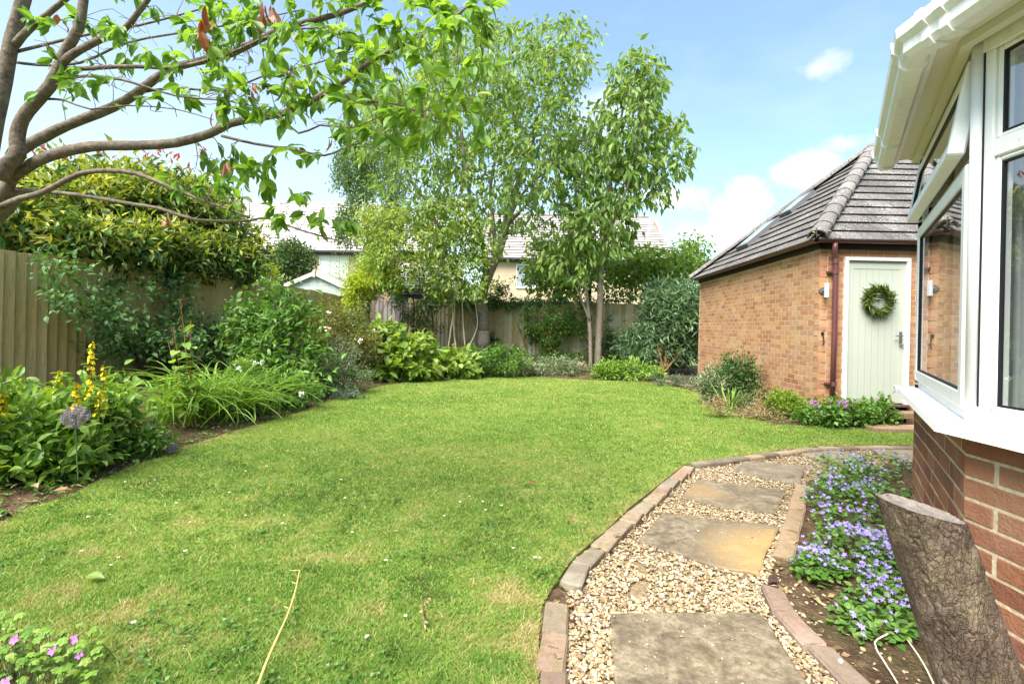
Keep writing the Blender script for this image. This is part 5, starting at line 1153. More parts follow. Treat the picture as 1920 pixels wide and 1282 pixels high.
tr.grow(T6, .005, .2, wob=.06, rmin=.004); tr.wood.build('trunk', B_DARK, am, smooth=True); tr.leaves(lm('maple_leaf', [(.07, .15, .02), (.13, .24, .035), (.24, .35, .06), (.38, .42, .12)], trans=.45), .175, .6, 15, .19, T_FAR, .3, am, 'crown')
# ---- clipped round tree behind the shed
Y = 20.5; rt_ = thing('evergreen_tree', 'dark rounded evergreen tree behind the pale green shed', 'tree', (*at(548, 600, Y)[:2], 0)); tr = Tree(); b = at(548, 600, Y); b[2] = 0
tr.limb([b, at(548, 540, Y), at(548, 500, Y), at(546, 470, Y)], .10, .03, 8)
T7 = pts_px([(530, 485, 24, 32, 19.6, 21.4, 3), (565, 488, 26, 28, 19.6, 21.4, 3), (548, 470, 22, 18, 19.6, 21.4, 2), (545, 512, 34, 22, 19.6, 21.4, 3)], 260); tr.grow(T7, .006, .2, wob=.05, rmin=.004); tr.wood.build('trunk', B_DARK, rt_, smooth=True)
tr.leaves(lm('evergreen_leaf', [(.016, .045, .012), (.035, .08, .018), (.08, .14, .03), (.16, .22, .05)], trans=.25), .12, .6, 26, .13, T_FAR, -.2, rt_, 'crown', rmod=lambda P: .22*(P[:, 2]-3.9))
# ---- big variegated hedge leaning over the left fence
def G(u, v, z=None):
    p = gp(u, v, 0.0)
    for _ in range(4): p = gp(u, v, gz(p[0], p[1]))
    return p
def fy(u):                                               # depth of the left fence at photo column u
    t = (u-CX)/F; d = (FL1-FL0)/(FL1[1]-FL0[1]); return (FL0[0]-d[0]*FL0[1])/(t-d[0])
HB = []
for (u, v, ru, rv, w, dy) in [(30, 430, 85, 50, 3, .5), (130, 405, 80, 62, 3, .7), (220, 405, 85, 66, 3, .7), (310, 410, 75, 76, 3, .6), (390, 435, 60, 70, 2.4, .5), (442, 470, 42, 48, 1.2, .3), (80, 372, 66, 30, 1.0, 1.2), (150, 345, 36, 30, .5, 1.1), (250, 358, 76, 30, 1.1, 1.1), (340, 372, 50, 32, .9, 1.0), (400, 385, 28, 36, .5, .7), (205, 335, 26, 24, .3, 1.2)]:
    Yb = fy(u)+dy+.3; b = blob(u, v, Yb, ru, rv, .75); HB.append((b[0], b[1], w))
hb = thing('hedge_shrub', 'large yellow and green variegated hedge rising behind and over the left fence', 'hedge', (at(200, 500, fy(200)+.9)[0], fy(200)+.9, .1)); mb = MB(); HB += [(b_[0], b_[1], w_) for b_, w_ in [(blob(u, v, fy(u)+dy, ru, rv, .35), w) for (u, v, ru, rv, w, dy) in [(150, 448, 60, 30, 1.0, .0), (240, 465, 70, 40, 1.3, .0), (320, 475, 60, 42, 1.4, .0), (390, 485, 60, 40, 1.4, .0), (450, 490, 40, 34, 1.0, .05)]]]
C, Do = ell(HB, 1500, .35)
P = clump_leaves(mb, C, Do, 15, .13, .15, .42, T_FAR, .1, .25, rmod=-.06, rsd=.22); mb.build('foliage', G_HEDGE, hb)
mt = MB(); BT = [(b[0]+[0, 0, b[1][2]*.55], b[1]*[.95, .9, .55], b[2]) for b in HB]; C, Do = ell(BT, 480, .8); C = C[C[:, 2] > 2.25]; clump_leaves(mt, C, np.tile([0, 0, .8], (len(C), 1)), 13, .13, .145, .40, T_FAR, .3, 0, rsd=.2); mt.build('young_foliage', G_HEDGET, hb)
mr = MB(); C = np.array([at(u, v, fy(u)+1.4) for u, v in [(72, 292), (300, 290), (285, 296), (268, 300), (312, 286), (345, 318), (120, 300), (380, 285), (245, 300), (90, 300), (200, 296), (330, 300), (455, 500), (430, 478), (440, 495), (470, 470), (452, 492)]])
clump_leaves(mr, C, np.tile([0, 0, 1.0], (len(C), 1)), 5, .06, .15, .36, T_FAR, .4); mr.build('red_foliage', G_RED, hb)
sm = MB(); bx = np.array(hb.location)
for b in HB[:6:2]:
    f0 = np.array([b[0][0], b[0][1], 0]); sm.tube([f0+[0, 0, 0], f0*.5+np.array(b[0])*.5+rng.normal(0, .1, 3), np.array(b[0])+rng.normal(0, .1, 3)], [.022, .016, .006], 6)
sm.build('woody_stem', B_DARK, hb)
# ---- climber on the left fence
CB = []
for (u, v, ru, rv, w) in [(130, 560, 45, 26, .8), (200, 595, 80, 40, 2.2), (300, 630, 90, 50, 3.4), (230, 650, 80, 46, 2.2), (390, 630, 60, 50, 2.2), (333, 550, 18, 60, .9), (430, 650, 46, 50, 1.6), (330, 670, 90, 42, 2.4), (150, 510, 50, 22, .5), (110, 500, 24, 16, .3), (250, 545, 50, 20, .4)]:
    b = blob(u, v, fy(u)-.42, ru, rv, .26); CB.append((b[0], b[1], w))
bush('climber', 'dark green climbing rose sprawling against the left fence boards', 'climber', (at(300, 700, fy(300)-.3)[0], fy(300)-.3, .2), CB, G_DUSK, .08, .55, 250, 7, .10, True, .1, .25, 16, B_DARK, .012, shell=.2, rmod=None)
# ---- yellow loosestrife clump at the near left
LB = [blob(60, 800, 4.05, 105, 55, .45, 3), blob(40, 850, 3.7, 85, 62, .4, 3), blob(150, 790, 4.2, 75, 55, .4, 2.4), (at(195, 755, 4.4), np.array([.28, .3, .25]), 1.6), blob(120, 860, 3.8, 70, 40, .3, 1.4), blob(10, 760, 4.4, 60, 40, .4, 1.2), blob(20, 800, 3.6, 60, 90, .3, 2)]
ly = bush('loosestrife', 'bushy yellow loosestrife with upright yellow flower spikes at the left edge', 'flower', (-3.55, 3.95, .08), LB, G_LIGHT, .10, .44, 400, 7, .075, True, .25, .12, 30, B_GREEN, .006)
for (u0, v0, v1, n, Yf) in [(172, 648, 745, 15, 4.0), (195, 690, 765, 9, 4.0), (144, 722, 765, 10, 3.75), (112, 700, 735, 6, 4.0), (6, 740, 785, 10, 3.45), (188, 735, 775, 5, 3.9)]:
    f = MB(); top, bot = at(u0, v0, Yf), at(u0-2, v1, Yf); 
    for k in range(n):
        t = k/max(n-1, 1); c = top+(bot-top)*t; r_ = .008+.024*t
        for _ in range(3):
            a_ = random.uniform(0, 6.28); p0 = c+[math.cos(a_)*r_, math.sin(a_)*r_, random.gauss(0, .01)]; kk = 5; an = np.arange(kk)*2*np.pi/kk; fd = nrm(np.array([math.cos(a_), math.sin(a_), .5])); s1 = nrm(np.cross(fd, [0, 0, 1.0])); s2 = np.cross(s1, fd)
            leafset(f, T_FAR, np.tile(p0, (kk, 1)), np.cos(an)[:, None]*s1+np.sin(an)[:, None]*s2+fd*.35, np.tile(fd, (kk, 1)), .021, .016, zc(kk))
    fs = f.build('spike_blossom', F_YEL, ly); s = MB(); s.tube([top+[0, 0, .03], bot, bot+[0.01, 0, -.35]], [.003, .004, .005], 5); s.build('spike_stem', B_GREEN, ly)
    lv = MB(); m_ = 26; tt = rng.random(m_); Pq = top+np.outer(tt*1.5, bot-top); an = rng.uniform(0, 6.28, m_); leafset(lv, T_NEAR, Pq, np.stack([np.cos(an), np.sin(an), .25+0*an], 1), np.tile([0, 0, 1.0], (m_, 1)), .075, .026, zc(m_)); lv.build('spike_leaves', G_LIGHT, ly)
# ---- allium seed heads
def allium(lab, c, r_, stem, n=150):
    t = thing('allium', lab, 'flower', tuple(stem[0]), 'faded alliums'); h = MB(); d = nrm(rng.normal(size=(n, 3)))
    for k in range(n): h.tube([c+d[k]*r_*.12, c+d[k]*r_*.85], .0011, 3, cap=False)
    kk = 5; P = np.repeat(c+d*r_*.85, kk, 0); leafset(h, T_FAR, P, np.repeat(d, kk, 0)*.4+rdir(n*kk)*.9, rdir(n*kk), r_*.22, r_*.07, zc(n*kk)); h.build('seed_head', F_MAUVE, t)
    s = MB(); s.tube(spline(stem, .05), .0045, 6); s.build('stem', B_GREEN if 'upright' in lab else plain('straw_stem', (.38, .34, .16), .7, .2), t)
c = at(142, 781, 3.55); allium('upright faded mauve allium head among the loosestrife leaves', c, .085, [(c[0], c[1]+.03, .05), (c[0]-.01, c[1]+.02, c[2]*.6), c])
g = gp(320, 842, .05); r0 = gp(215, 825, .12); allium('fallen faded allium head lying on the lawn edge at the end of its stalk', g+[0, 0, .01], .05, [r0, r0*.6+g*.4+[0, 0, .08], g+[-.03, 0, .01]], 260)
# ---- strap leaved clump
def strap(root, mat, base, n, L, wd, spread, az=None, name='foliage', h=1.0, droopk=1.0):
    m_ = MB(); 
    for k in range(n):
        a_ = random.uniform(0, 6.28) if az is None else random.gauss(az, .9); ln = L*random.uniform(.55, 1.1); b0 = np.array(base)+[random.gauss(0, .07*spread), random.gauss(0, .07*spread), 0]; q = 9; u = np.linspace(0, 1, q)
        el = random.uniform(.75, 1.45); x = ln*(u*math.cos(el)+.35*droopk*u**2.2*math.sin(el)); z = ln*h*(u*math.sin(el)-.62*droopk*u**2.6*random.uniform(.5, 1.25))
        P = b0+np.stack([x*math.cos(a_), x*math.sin(a_), z], 1); sd = np.array([-math.sin(a_), math.cos(a_), 0]); w_ = wd*np.sin(np.pi*np.clip(.18+u*.82, 0, 1))**.7*random.uniform(.7, 1.2)
        up = np.array([0, 0, .25*wd]); V = np.concatenate([P-sd*w_[:, None]/2+up, P, P+sd*w_[:, None]/2+up]); i = np.arange(q-1)
        m_.add(V, np.vstack([np.stack([i, i+1, q+i+1, q+i], 1), np.stack([q+i, q+i+1, 2*q+i+1, 2*q+i], 1)]), random.gauss(.5, .2))
    return m_.build(name, mat, root)
g = G(365, 805); dl = thing('daylily', 'arching strap leaved daylily clump spilling toward the lawn', 'plant', (g[0]-.12, g[1]+.25, .05))
for (u, v, n) in [(330, 800, 80), (400, 792, 110), (445, 780, 80), (290, 812, 50), (370, 780, 80)]:
    q = G(u, v); strap(dl, G_STRAP, (q[0], q[1]+.25, gz(q[0], q[1]+.25)), int(n*1.5), .98, .021, 2.2, name='foliage')
# ---- dock like plant with seed stalks
g = G(340, 812); dk = thing('dock_plant', 'tall broad leaved plant with thin brown seed stalks beside the daylily', 'plant', (g[0], g[1]+.2, .05)); m_, s = MB(), MB(); P, D = [], []
for (u, v) in [(338, 560), (325, 610), (358, 600), (315, 640), (370, 650), (345, 640)]:
    tp = at(u, v, g[1]+.1); b0 = np.array([g[0]+random.gauss(0, .05), g[1]+.2, .05]); s.tube([b0, b0*.5+tp*.5+rng.normal(0, .02, 3), tp], [.006, .004, .002], 5)
    for t_ in np.linspace(.2, .75, 7): P.append(b0+(tp-b0)*t_); a_ = random.uniform(0, 6.28); D.append((math.cos(a_), math.sin(a_)-.3, random.uniform(-.5, .5)))
P, D = np.array(P), np.array(D); leafset(m_, T_ROUND, P, D, rng.normal(size=P.shape)*.3+[0, 0, 1], rng.uniform(.13, .22, len(P)), rng.uniform(.055, .09, len(P)), zc(len(P))); m_.build('foliage', G_LIGHT, dk); s.build('stem', B_RUST, dk)
sd_ = MB()
for (u, v) in [(338, 560), (325, 610), (358, 600)]:
    tp = at(u, v, g[1]+.1); n = 60; Pq = tp+np.stack([rng.normal(0, .012, n), rng.normal(0, .012, n), -rng.random(n)*.35], 1); leafset(sd_, T_FAR, Pq, rdir(n), rdir(n), .012, .008, zc(n))
sd_.build('seed_stalk', G_TAN, dk)
# ---- border shrubs, front to back
def B(u, vb, blobs, *a, back=.25, **k):
    g = G(u, vb); b = (g[0], g[1]+back, gz(g[0], g[1]+back)); Yd = g[1]+back
    cap_ = FB_Y-.35; b = (b[0]*min(1, cap_/b[1]), min(b[1], cap_), b[2]); bl = [blob(x, y, min(Yd+dy, cap_), ru*1.08, rv*1.08, None, w) for (x, y, ru, rv, dy, w) in blobs]; return bush(a[0], a[1], a[2], b, bl, *a[3:], **k)
B(245, 868, [(228, 838, 34, 22, 0, 1.2), (275, 826, 34, 20, .1, 1.2), (190, 872, 30, 14, 0, .8)], 'perennial', 'low straggly green plant in the gap between loosestrife and daylily', 'plant', G_MID, .055, .55, 110, 7, .06, True, stems=10, back=.14)
B(470, 782, [(462, 715, 20, 40, 0, 1), (470, 745, 30, 30, 0, 1)], 'shrub', 'small fresh green feathery plant right of the daylily', 'plant', G_LIGHT, .045, .4, 120, 9)
p_ = B(520, 772, [(515, 745, 34, 24, 0, 2), (560, 735, 34, 26, .1, 1.5), (490, 755, 22, 18, -.1, .8)], 'peony', 'low leafy peony with a few white flowers at the lawn edge', 'flower', G_MID, .09, .42, 130, 8, near=True)
f = MB()
for (u, v) in [(487, 738), (510, 745), (518, 750), (526, 748), (500, 730), (478, 680), (496, 725), (565, 738), (450, 690), (492, 680)]:
    c = at(u, v, G(520, 772)[1]+.02); n = 14; leafset(f, T_ROUND, c+rng.normal(0, .01, (n, 3)), rdir(n, .3), rdir(n, 1), rng.uniform(.03, .05, n), rng.uniform(.03, .045, n), zc(n))
f.build('blossom', F_WHITE, p_)
B(500, 752, [(480, 640, 48, 60, .3, 3), (520, 620, 48, 70, .3, 3), (470, 575, 26, 45, .35, 1.4), (545, 660, 45, 60, .2, 3), (505, 690, 60, 50, .1, 3), (560, 700, 48, 46, 0, 2), (545, 575, 20, 45, .3, .9), (505, 560, 16, 30, .3, .5)], 'mock_orange', 'tall mid green shrub standing well above the peony', 'shrub', G_MID, .12, .42, 190, 7, .13, True, .15, .2, 18, B_DARK, .010, back=.55)
B(640, 742, [(625, 690, 45, 45, .15, 3), (650, 715, 42, 30, 0, 2), (600, 720, 36, 28, 0, 1.5), (645, 665, 30, 30, .3, 1.2)], 'shrub', 'silvery small leaved variegated shrub at the bend of the border', 'shrub', G_VAR, .038, .45, 420, 11, .05, stems=14, smat=B_DARK, back=.3, rmod=-.12)
B(600, 745, [(580, 738, 50, 14, 0, 1), (640, 740, 40, 9, -.1, 1)], 'groundcover_plant', 'low trailing plant edging the lawn below the silvery shrub', 'plant', G_GREY, .03, .5, 120, 8, back=.1, stems=4)
B(625, 735, [(610, 620, 45, 38, .9, 2.4), (650, 630, 45, 45, .8, 2.6), (590, 650, 30, 34, .8, 1.4), (660, 600, 30, 30, 1, 1.2), (625, 590, 18, 26, 1, .6), (690, 650, 30, 34, .7, 1.2)], 'rose_bush', 'rose bush with reddish tinged young leaves behind the silvery shrub', 'shrub', G_ROSY, .05, .5, 430, 9, .08, stems=16, smat=B_DARK, back=.7)
r_ = bpy.data.objects['rose_bush']; f = MB()
for (u, v, m_) in [(615, 588, 0), (612, 615, 0), (617, 618, 0), (675, 640, 0), (700, 620, 0)]:
    c = at(u, v, G(625, 735)[1]+1.0); n = 12; leafset(f, T_ROUND, c+rng.normal(0, .012, (n, 3)), rdir(n, .3), rdir(n, 1), .045, .04, zc(n))
f.build('blossom', plain('blush_petal', (.8, .62, .55), .6, .2, var=.15), r_)
B(720, 718, [(690, 665, 30, 40, .3, 2.2), (735, 660, 46, 42, .3, 3), (770, 675, 40, 36, .2, 2.2), (720, 690, 50, 26, 0, 2), (790, 690, 30, 24, .1, 1.2), (700, 635, 26, 26, .5, 1)], 'hydrangea', 'broad hydrangea bush with large pale green leaves at the far end of the lawn', 'shrub', G_HYD, .155, .62, 230, 5, .08, 2, .1, .3, 18, B_GREEN, .008, back=.45)
B(850, 712, [(850, 680, 26, 24, .1, 2), (805, 660, 22, 30, .4, 1.6), (880, 690, 22, 16, 0, 1)], 'hydrangea', 'smaller hydrangea with pale leaves right of the broad one', 'shrub', G_HYD, .14, .6, 90, 5, .07, 2, .1, .3, 10, B_GREEN, .007, back=.35)
B(900, 706, [(905, 672, 45, 22, .2, 2), (945, 680, 40, 22, .1, 2), (880, 690, 36, 14, 0, 1)], 'perennial', 'leafy green perennial below the banded cherry trunk', 'plant', G_MID, .08, .4, 210, 8, .07, stems=12, back=.4)
B(1000, 706, [(985, 690, 36, 16, 0, 2), (1030, 688, 36, 20, .1, 2), (1070, 692, 30, 16, 0, 1.4)], 'perennial', 'pale yellowish low perennial along the back edge of the lawn', 'plant', G_VAR, .06, .45, 200, 8, .06, stems=12, back=.25)
B(1050, 704, [(1050, 678, 46, 16, .5, 2), (960, 672, 36, 14, .6, 1.2)], 'perennial', 'darker green perennial behind the pale yellowish one', 'plant', G_MID, .08, .42, 120, 8, .07, stems=10, back=.7)
sb = B(1030, 690, [(1005, 605, 28, 22, .5, 2), (1045, 598, 36, 22, .5, 2.4), (1070, 615, 22, 20, .5, 1.2), (1020, 630, 34, 16, .5, 1.4), (1035, 650, 22, 14, .5, .7)], 'shrub', 'small vase shaped shrub with tan dried tips against the back fence', 'shrub', G_MID, .075, .5, 200, 9, .09, stems=12, smat=B_RUST, srad=.014, back=1.0)
m_ = MB(); C = np.array([at(random.uniform(1000, 1065), random.uniform(572, 596), FB_Y-.5) for _ in range(40)]); clump_leaves(m_, C, np.tile([0, 0, 1.0], (40, 1)), 7, .05, .05, .3, T_FAR, .4); m_.build('dried_tips', G_TAN, sb)
B(1140, 708, [(1140, 650, 30, 30, .5, 2), (1120, 670, 26, 24, .4, 1.4), (1165, 668, 26, 24, .4, 1.4)], 'shrub', 'dark glossy green rounded bush at the foot of the two stemmed tree', 'shrub', G_DARK, .05, .55, 230, 10, .07, stems=10, smat=B_DARK, back=.6)
B(1170, 714, [(1140, 697, 30, 14, 0, 1.4), (1185, 698, 40, 16, 0, 2), (1215, 704, 26, 10, 0, 1)], 'perennial', 'bright green leafy plant at the corner of the lawn near the garage', 'plant', G_LIGHT, .10, .36, 150, 7, .07, 1, .3, .1, 10, back=.3)
bd_ = B(1255, 712, [(1255, 580, 45, 40, .6, 3), (1290, 600, 36, 40, .3, 2.2), (1232, 572, 30, 30, .9, 1.4), (1275, 560, 45, 24, .7, 1.6), (1195, 645, 30, 24, .7, 1.3), (1240, 625, 32, 28, .5, 2.0), (1300, 630, 16, 40, .3, 1.0), (1320, 570, 18, 24, .2, .6), (1205, 675, 24, 20, .3, .8), (1262, 655, 26, 22, .35, .7)], 'buddleia', 'grey green buddleia with rusty orange stems at the garage corner', 'shrub', lm('buddleia_leaf', [(.06, .125, .05), (.12, .21, .09), (.20, .31, .15), (.36, .44, .29)], trans=.25, tcol=(1.1, 1.2, .7)), .19, .22, 560, 8, .15, stems=0, back=.75)
g = np.array(bd_.location); s = MB()
for (u, v) in [(1232, 645), (1242, 640), (1252, 635), (1262, 640), (1272, 645), (1282, 655), (1225, 655), (1247, 625), (1285, 640)]:
    q = at(u, v, g[1]+random.uniform(-.1, .3)); b0 = g+[random.gauss(0, .05), random.gauss(0, .05), -.05]; s.tube([b0, b0*.7+q*.3+rng.normal(0, .03, 3), b0*.3+q*.7, q], [.035, .026, .016, .007], 7)
s.build('woody_stem', bark('rusty_dark_stem', (.15, .075, .03), (.27, .15, .06), (.26, .23, .12), .3, (1, 1, .3), 24, .6), bd_)
# ---- planting along the garage wall
B(1375, 770, [(1385, 705, 28, 36, .3, 2.2), (1400, 735, 24, 28, .2, 1.4), (1365, 720, 24, 26, .2, 1.2)], 'shrub', 'dark green flowering shrub growing against the garage wall', 'shrub', G_DARK, .05, .5, 220, 9, .06, stems=12, smat=B_DARK, back=.45)
B(1350, 762, [(1345, 730, 26, 26, .1, 2), (1370, 752, 36, 16, 0, 2), (1335, 712, 20, 20, .3, 1), (1400, 757, 26, 14, 0, 1)], 'perennial', 'cream and green variegated plant at the lawn corner by the garage', 'plant', G_VAR, .075, .24, 240, 8, .06, stems=10, back=.2)
g = G(1385, 770); iv = thing('iris', 'fan of upright light green iris blades against the garage wall planting', 'plant', (g[0], g[1]+.2, .02)); strap(iv, G_STRAP, (g[0]-.05, g[1]+.2, .0), 16, .52, .03, .5, droopk=.12, name='foliage')
B(1300, 726, [(1300, 716, 40, 8, .1, 2), (1340, 738, 26, 8, 0, 1), (1250, 714, 30, 6, 0, 1)], 'groundcover_plant', 'straggly low groundcover with bare twigs along the garage border', 'plant', G_GREY, .05, .35, 110, 6, .05, stems=16, smat=B_PALE, back=.2)
B(1430, 782, [(1425, 745, 16, 34, .15, 1.2), (1435, 768, 18, 14, 0, 1)], 'grass_clump', 'thin reddish brown wispy stems before the garage wall', 'plant', G_TAN, .04, .2, 60, 6, .05, stems=26, smat=B_RUST, srad=.003, back=.2)
B(1475, 790, [(1470, 762, 26, 24, .1, 2), (1492, 772, 20, 16, 0, 1)], 'shrub', 'small bright yellow green mound beside the garage corner', 'shrub', lm('lime_leaf', [(.10, .19, .02), (.2, .31, .035), (.34, .43, .06)], trans=.4), .04, .5, 190, 10, .045, stems=12, back=.25)
B(1420, 786, [(1400, 782, 30, 8, 0, 1), (1440, 788, 26, 7, 0, 1), (1340, 757, 20, 7, 0, .7)], 'groundcover_plant', 'low tan and green tangled groundcover at the right lawn edge', 'plant', G_TAN, .045, .3, 90, 7, .05, stems=6, back=.08)
ge = B(1585, 800, [(1540, 778, 40, 17, .0, 2), (1590, 776, 46, 20, .0, 2.4), (1635, 782, 36, 17, 0, 1.6), (1655, 774, 14, 24, .0, .6)], 'geranium', 'low geranium with purple flowers in front of the green door', 'flower', G_MID, .06, .7, 260, 8, .05, stems=16, back=.02, rmod=.05)
f = MB(); n = 60
for k in range(n):
    c = at(random.choice([random.uniform(1510, 1560), random.uniform(1545, 1600), random.uniform(1540, 1660)]), random.uniform(748, 785), G(1585, 800)[1]+random.uniform(-.12, .1)); kk = 5; an = np.arange(kk)*2*np.pi/kk; leafset(f, T_FAR, np.tile(c, (kk, 1)), np.stack([np.cos(an), -.4+0*an, np.sin(an)], 1), np.tile([0, -1.0, .3], (kk, 1)), .02, .016, zc(kk))
f.build('blossom', F_PINK, ge)
# ---- golden shrub on the arch, ivy on the back fence, dark climber on the obelisk
Yg = 12.6; bl = [blob(u, v, Yg+dy, ru, rv, .3, w) for (u, v, ru, rv, dy, w) in [(690, 530, 36, 20, 0, 3), (725, 520, 24, 18, .1, 1.6), (668, 560, 22, 32, 0, 2.2), (700, 505, 30, 8, .2, .8), (660, 590, 16, 20, 0, 1), (742, 538, 14, 10, .2, .5)]]
bush('golden_climber', 'bright golden yellow climber draped over the black metal arch', 'climber', (at(668, 690, Yg)[0], Yg, .15), bl, G_GOLD, .09, .36, 260, 10, .08, near=False, droop=.3, stems=10, smat=B_DARK)
ib = [blob(u, v, FB_Y-.12, ru, rv, .14, w) for (u, v, ru, rv, w) in [(880, 566, 60, 12, 2), (960, 568, 60, 11, 2), (1040, 566, 60, 12, 2), (1110, 566, 60, 12, 2), (1170, 562, 40, 8, .8), (1090, 600, 16, 40, 1), (940, 545, 30, 20, 1.2), (1130, 590, 24, 24, .8), (925, 560, 24, 20, 1)]]
bush('ivy', 'dark ivy hanging over the top of the back fence', 'climber', (at(1000, 600, FB_Y-.1)[0], FB_Y-.12, .2), ib, G_DUSK, .06, .8, 330, 8, .07, stems=8, smat=B_DARK, zmin=.3, droop=.3, shell=.2)
cb = [blob(u, v, 13.5, ru, rv, .25, w) for (u, v, ru, rv, w) in [(800, 575, 36, 18, 2), (835, 565, 30, 14, 1.2), (785, 600, 24, 24, 1.2), (760, 590, 16, 26, .8), (825, 600, 30, 20, 1), (740, 560, 14, 20, .6)]]
bush('climber', 'dark leafy climber hanging on the obelisk beside the arch', 'climber', (at(808, 690, 13.5)[0], 13.5, .15), cb, G_DUSK, .065, .5, 170, 7, .08, stems=8, smat=B_DARK, droop=.4)
B(830, 706, [(815, 690, 22, 14, 0, 1), (770, 700, 24, 12, 0, 1)], 'perennial', 'small leafy perennial between the two hydrangeas', 'plant', G_MID, .07, .5, 60, 7, .05, back=.3)
iv2 = [blob(u, v, FB_Y-.1, ru, rv, .1, w) for (u, v, ru, rv, w) in [(922, 640, 8, 24, 1), (918, 660, 10, 12, 1)]]; bush('ivy', 'short dark ivy strand climbing the back fence beside the banded trunk', 'climber', (at(921, 670, FB_Y-.1)[0], FB_Y-.1, .2), iv2, G_DARK, .06, .8, 40, 6, .04, stems=3, smat=B_DARK)
bl = [blob(u, v, 16.0, ru, rv, .5, w) for (u, v, ru, rv, w) in [(650, 515, 40, 22, 1.4), (690, 500, 30, 24, 1.2)]]; bush('shrub', 'airy pale green shrub behind the fence beside the shed', 'shrub', (at(660, 600, 16)[0], 16, 0), bl, G_YEL, .06, .4, 150, 7, .12, stems=12, smat=B_DARK)
bl = [blob(u, v, fy(470)+1.2, ru, rv, .4, w) for (u, v, ru, rv, w) in [(470, 505, 40, 22, 1.4), (500, 520, 18, 12, .6)]]; bush('shrub', 'golden green shrub peeping over the left fence before the shed', 'shrub', (at(470, 600, fy(470)+1.2)[0], fy(470)+1.2, 0), bl, G_GOLD, .07, .45, 120, 9, .09, stems=10, smat=B_DARK)
bl = [blob(u, v, 11.8, ru, rv, .35, w) for (u, v, ru, rv, w) in [(560, 640, 36, 30, 1.5), (590, 600, 30, 30, 1.2)]]; bush('shrub', 'loose light green shrub tight against the far left fence', 'shrub', (at(575, 700, 11.8)[0], 11.8, .2), bl, G_LIGHT, .06, .45, 160, 8, .09, stems=10, smat=B_DARK)
# ---- bellflowers by the path
def bellflower(lab, spots, n_leaf, n_fl, Ls):
    base = np.mean([gp(u, v)[:2] for u, v, *_ in spots], 0); t = thing('bellflower', lab, 'flower', (*base, 0), 'bellflowers by the path'); m_, f, s = MB(), MB(), MB(); w = np.array([q[4] for q in spots], float)
    def pt(n, fl=False):
        k = rng.choice(len(spots), n, p=w/w.sum()); o = []
        for i in k:
            u, v, ru, rv, _, h = spots[i]
            while True:
                a, b = rng.uniform(-1, 1, 2)
                if a*a+b*b < 1: break
            g = gp(u+a*ru, v+b*rv)
            if fbm(np.array([g[0]]), np.array([g[1]]), 5.0, 66)[0] < (.48 if fl else .38) and random.random() < .85: continue
            o.append((g[0], g[1], h*(1-.6*(a*a+b*b))))
        return np.array(o)
    q = pt(n_leaf); n_leaf = len(q); P = np.stack([q[:, 0], q[:, 1], q[:, 2]*rng.random(n_leaf)**.6], 1); D = rdir(n_leaf); D[:, 2] = rng.uniform(-.4, .5, n_leaf)
    leafset(m_, T_ROUND, P, D, rng.normal(size=(n_leaf, 3))*.4+[0, 0, 1], rng.uniform(.6, 1.2, n_leaf)*Ls, rng.uniform(.6, 1.0, n_leaf)*Ls*.85, zc(n_leaf)); m_.build('foliage', G_MID, t)
    q = pt(n_fl, True); n_fl = len(q); top = np.stack([q[:, 0], q[:, 1], q[:, 2]*rng.uniform(.85, 1.3, n_fl)+.01], 1); kk = 5; fd = nrm(rng.normal(size=(n_fl, 3))*.6+[0, -.35, .8]); s1 = nrm(np.cross(fd, [1.0, .1, 0])); s2 = np.cross(s1, fd); an = (np.arange(kk)*2*np.pi/kk)[None]+rng.uniform(0, 6, n_fl)[:, None]
    D = (np.cos(an)[..., None]*s1[:, None]+np.sin(an)[..., None]*s2[:, None]+fd[:, None]*.35).reshape(-1, 3); ls = np.repeat(rng.uniform(.010, .0165, n_fl), kk)
    leafset(f, T_FAR, np.repeat(top, kk, 0), D, np.repeat(fd, kk, 0), ls, ls*.5, np.repeat(zc(n_fl), kk)); f.build('blossom', F_PUR, t)
    for p in top[::2]: s.tube([(p[0]+random.gauss(0, .03), p[1]+random.gauss(0, .03), -.01), (p[0], p[1], p[2])], .0011, 3, cap=False)
    s.build('stem_clumps', B_GREEN, t); return t
bellflower('far purple bellflower mound near the house wall', [(1570, 885, 58, 25, 3, .13), (1650, 880, 66, 24, 3, .13), (1550, 935, 48, 26, 2.4, .11), (1650, 940, 70, 30, 3, .11), (1600, 905, 70, 24, 3, .14), (1580, 975, 60, 18, 1.4, .09), (1660, 990, 50, 30, 1.4, .1)], 1700, 640, .038)
bellflower('near purple bellflower mound, dense with star shaped flowers beside the leaning trunk', [(1590, 1045, 95, 45, 4, .12), (1540, 1072, 58, 28, 2.4, .1), (1660, 1060, 60, 66, 2.4, .1), (1610, 1000, 80, 25, 1, .10)], 1400, 640, .036)
bellflower('sparse trailing bellflower with yellowing leaves on bare soil', [(1640, 1130, 70, 36, 2, .06), (1600, 1160, 50, 30, 1, .04), (1700, 1170, 30, 40, 1, .06), (1660, 1190, 60, 24, .6, .04)], 420, 60, .034)
for (u, v, h) in [(1560, 1010, .06), (1530, 955, .05)]: pass
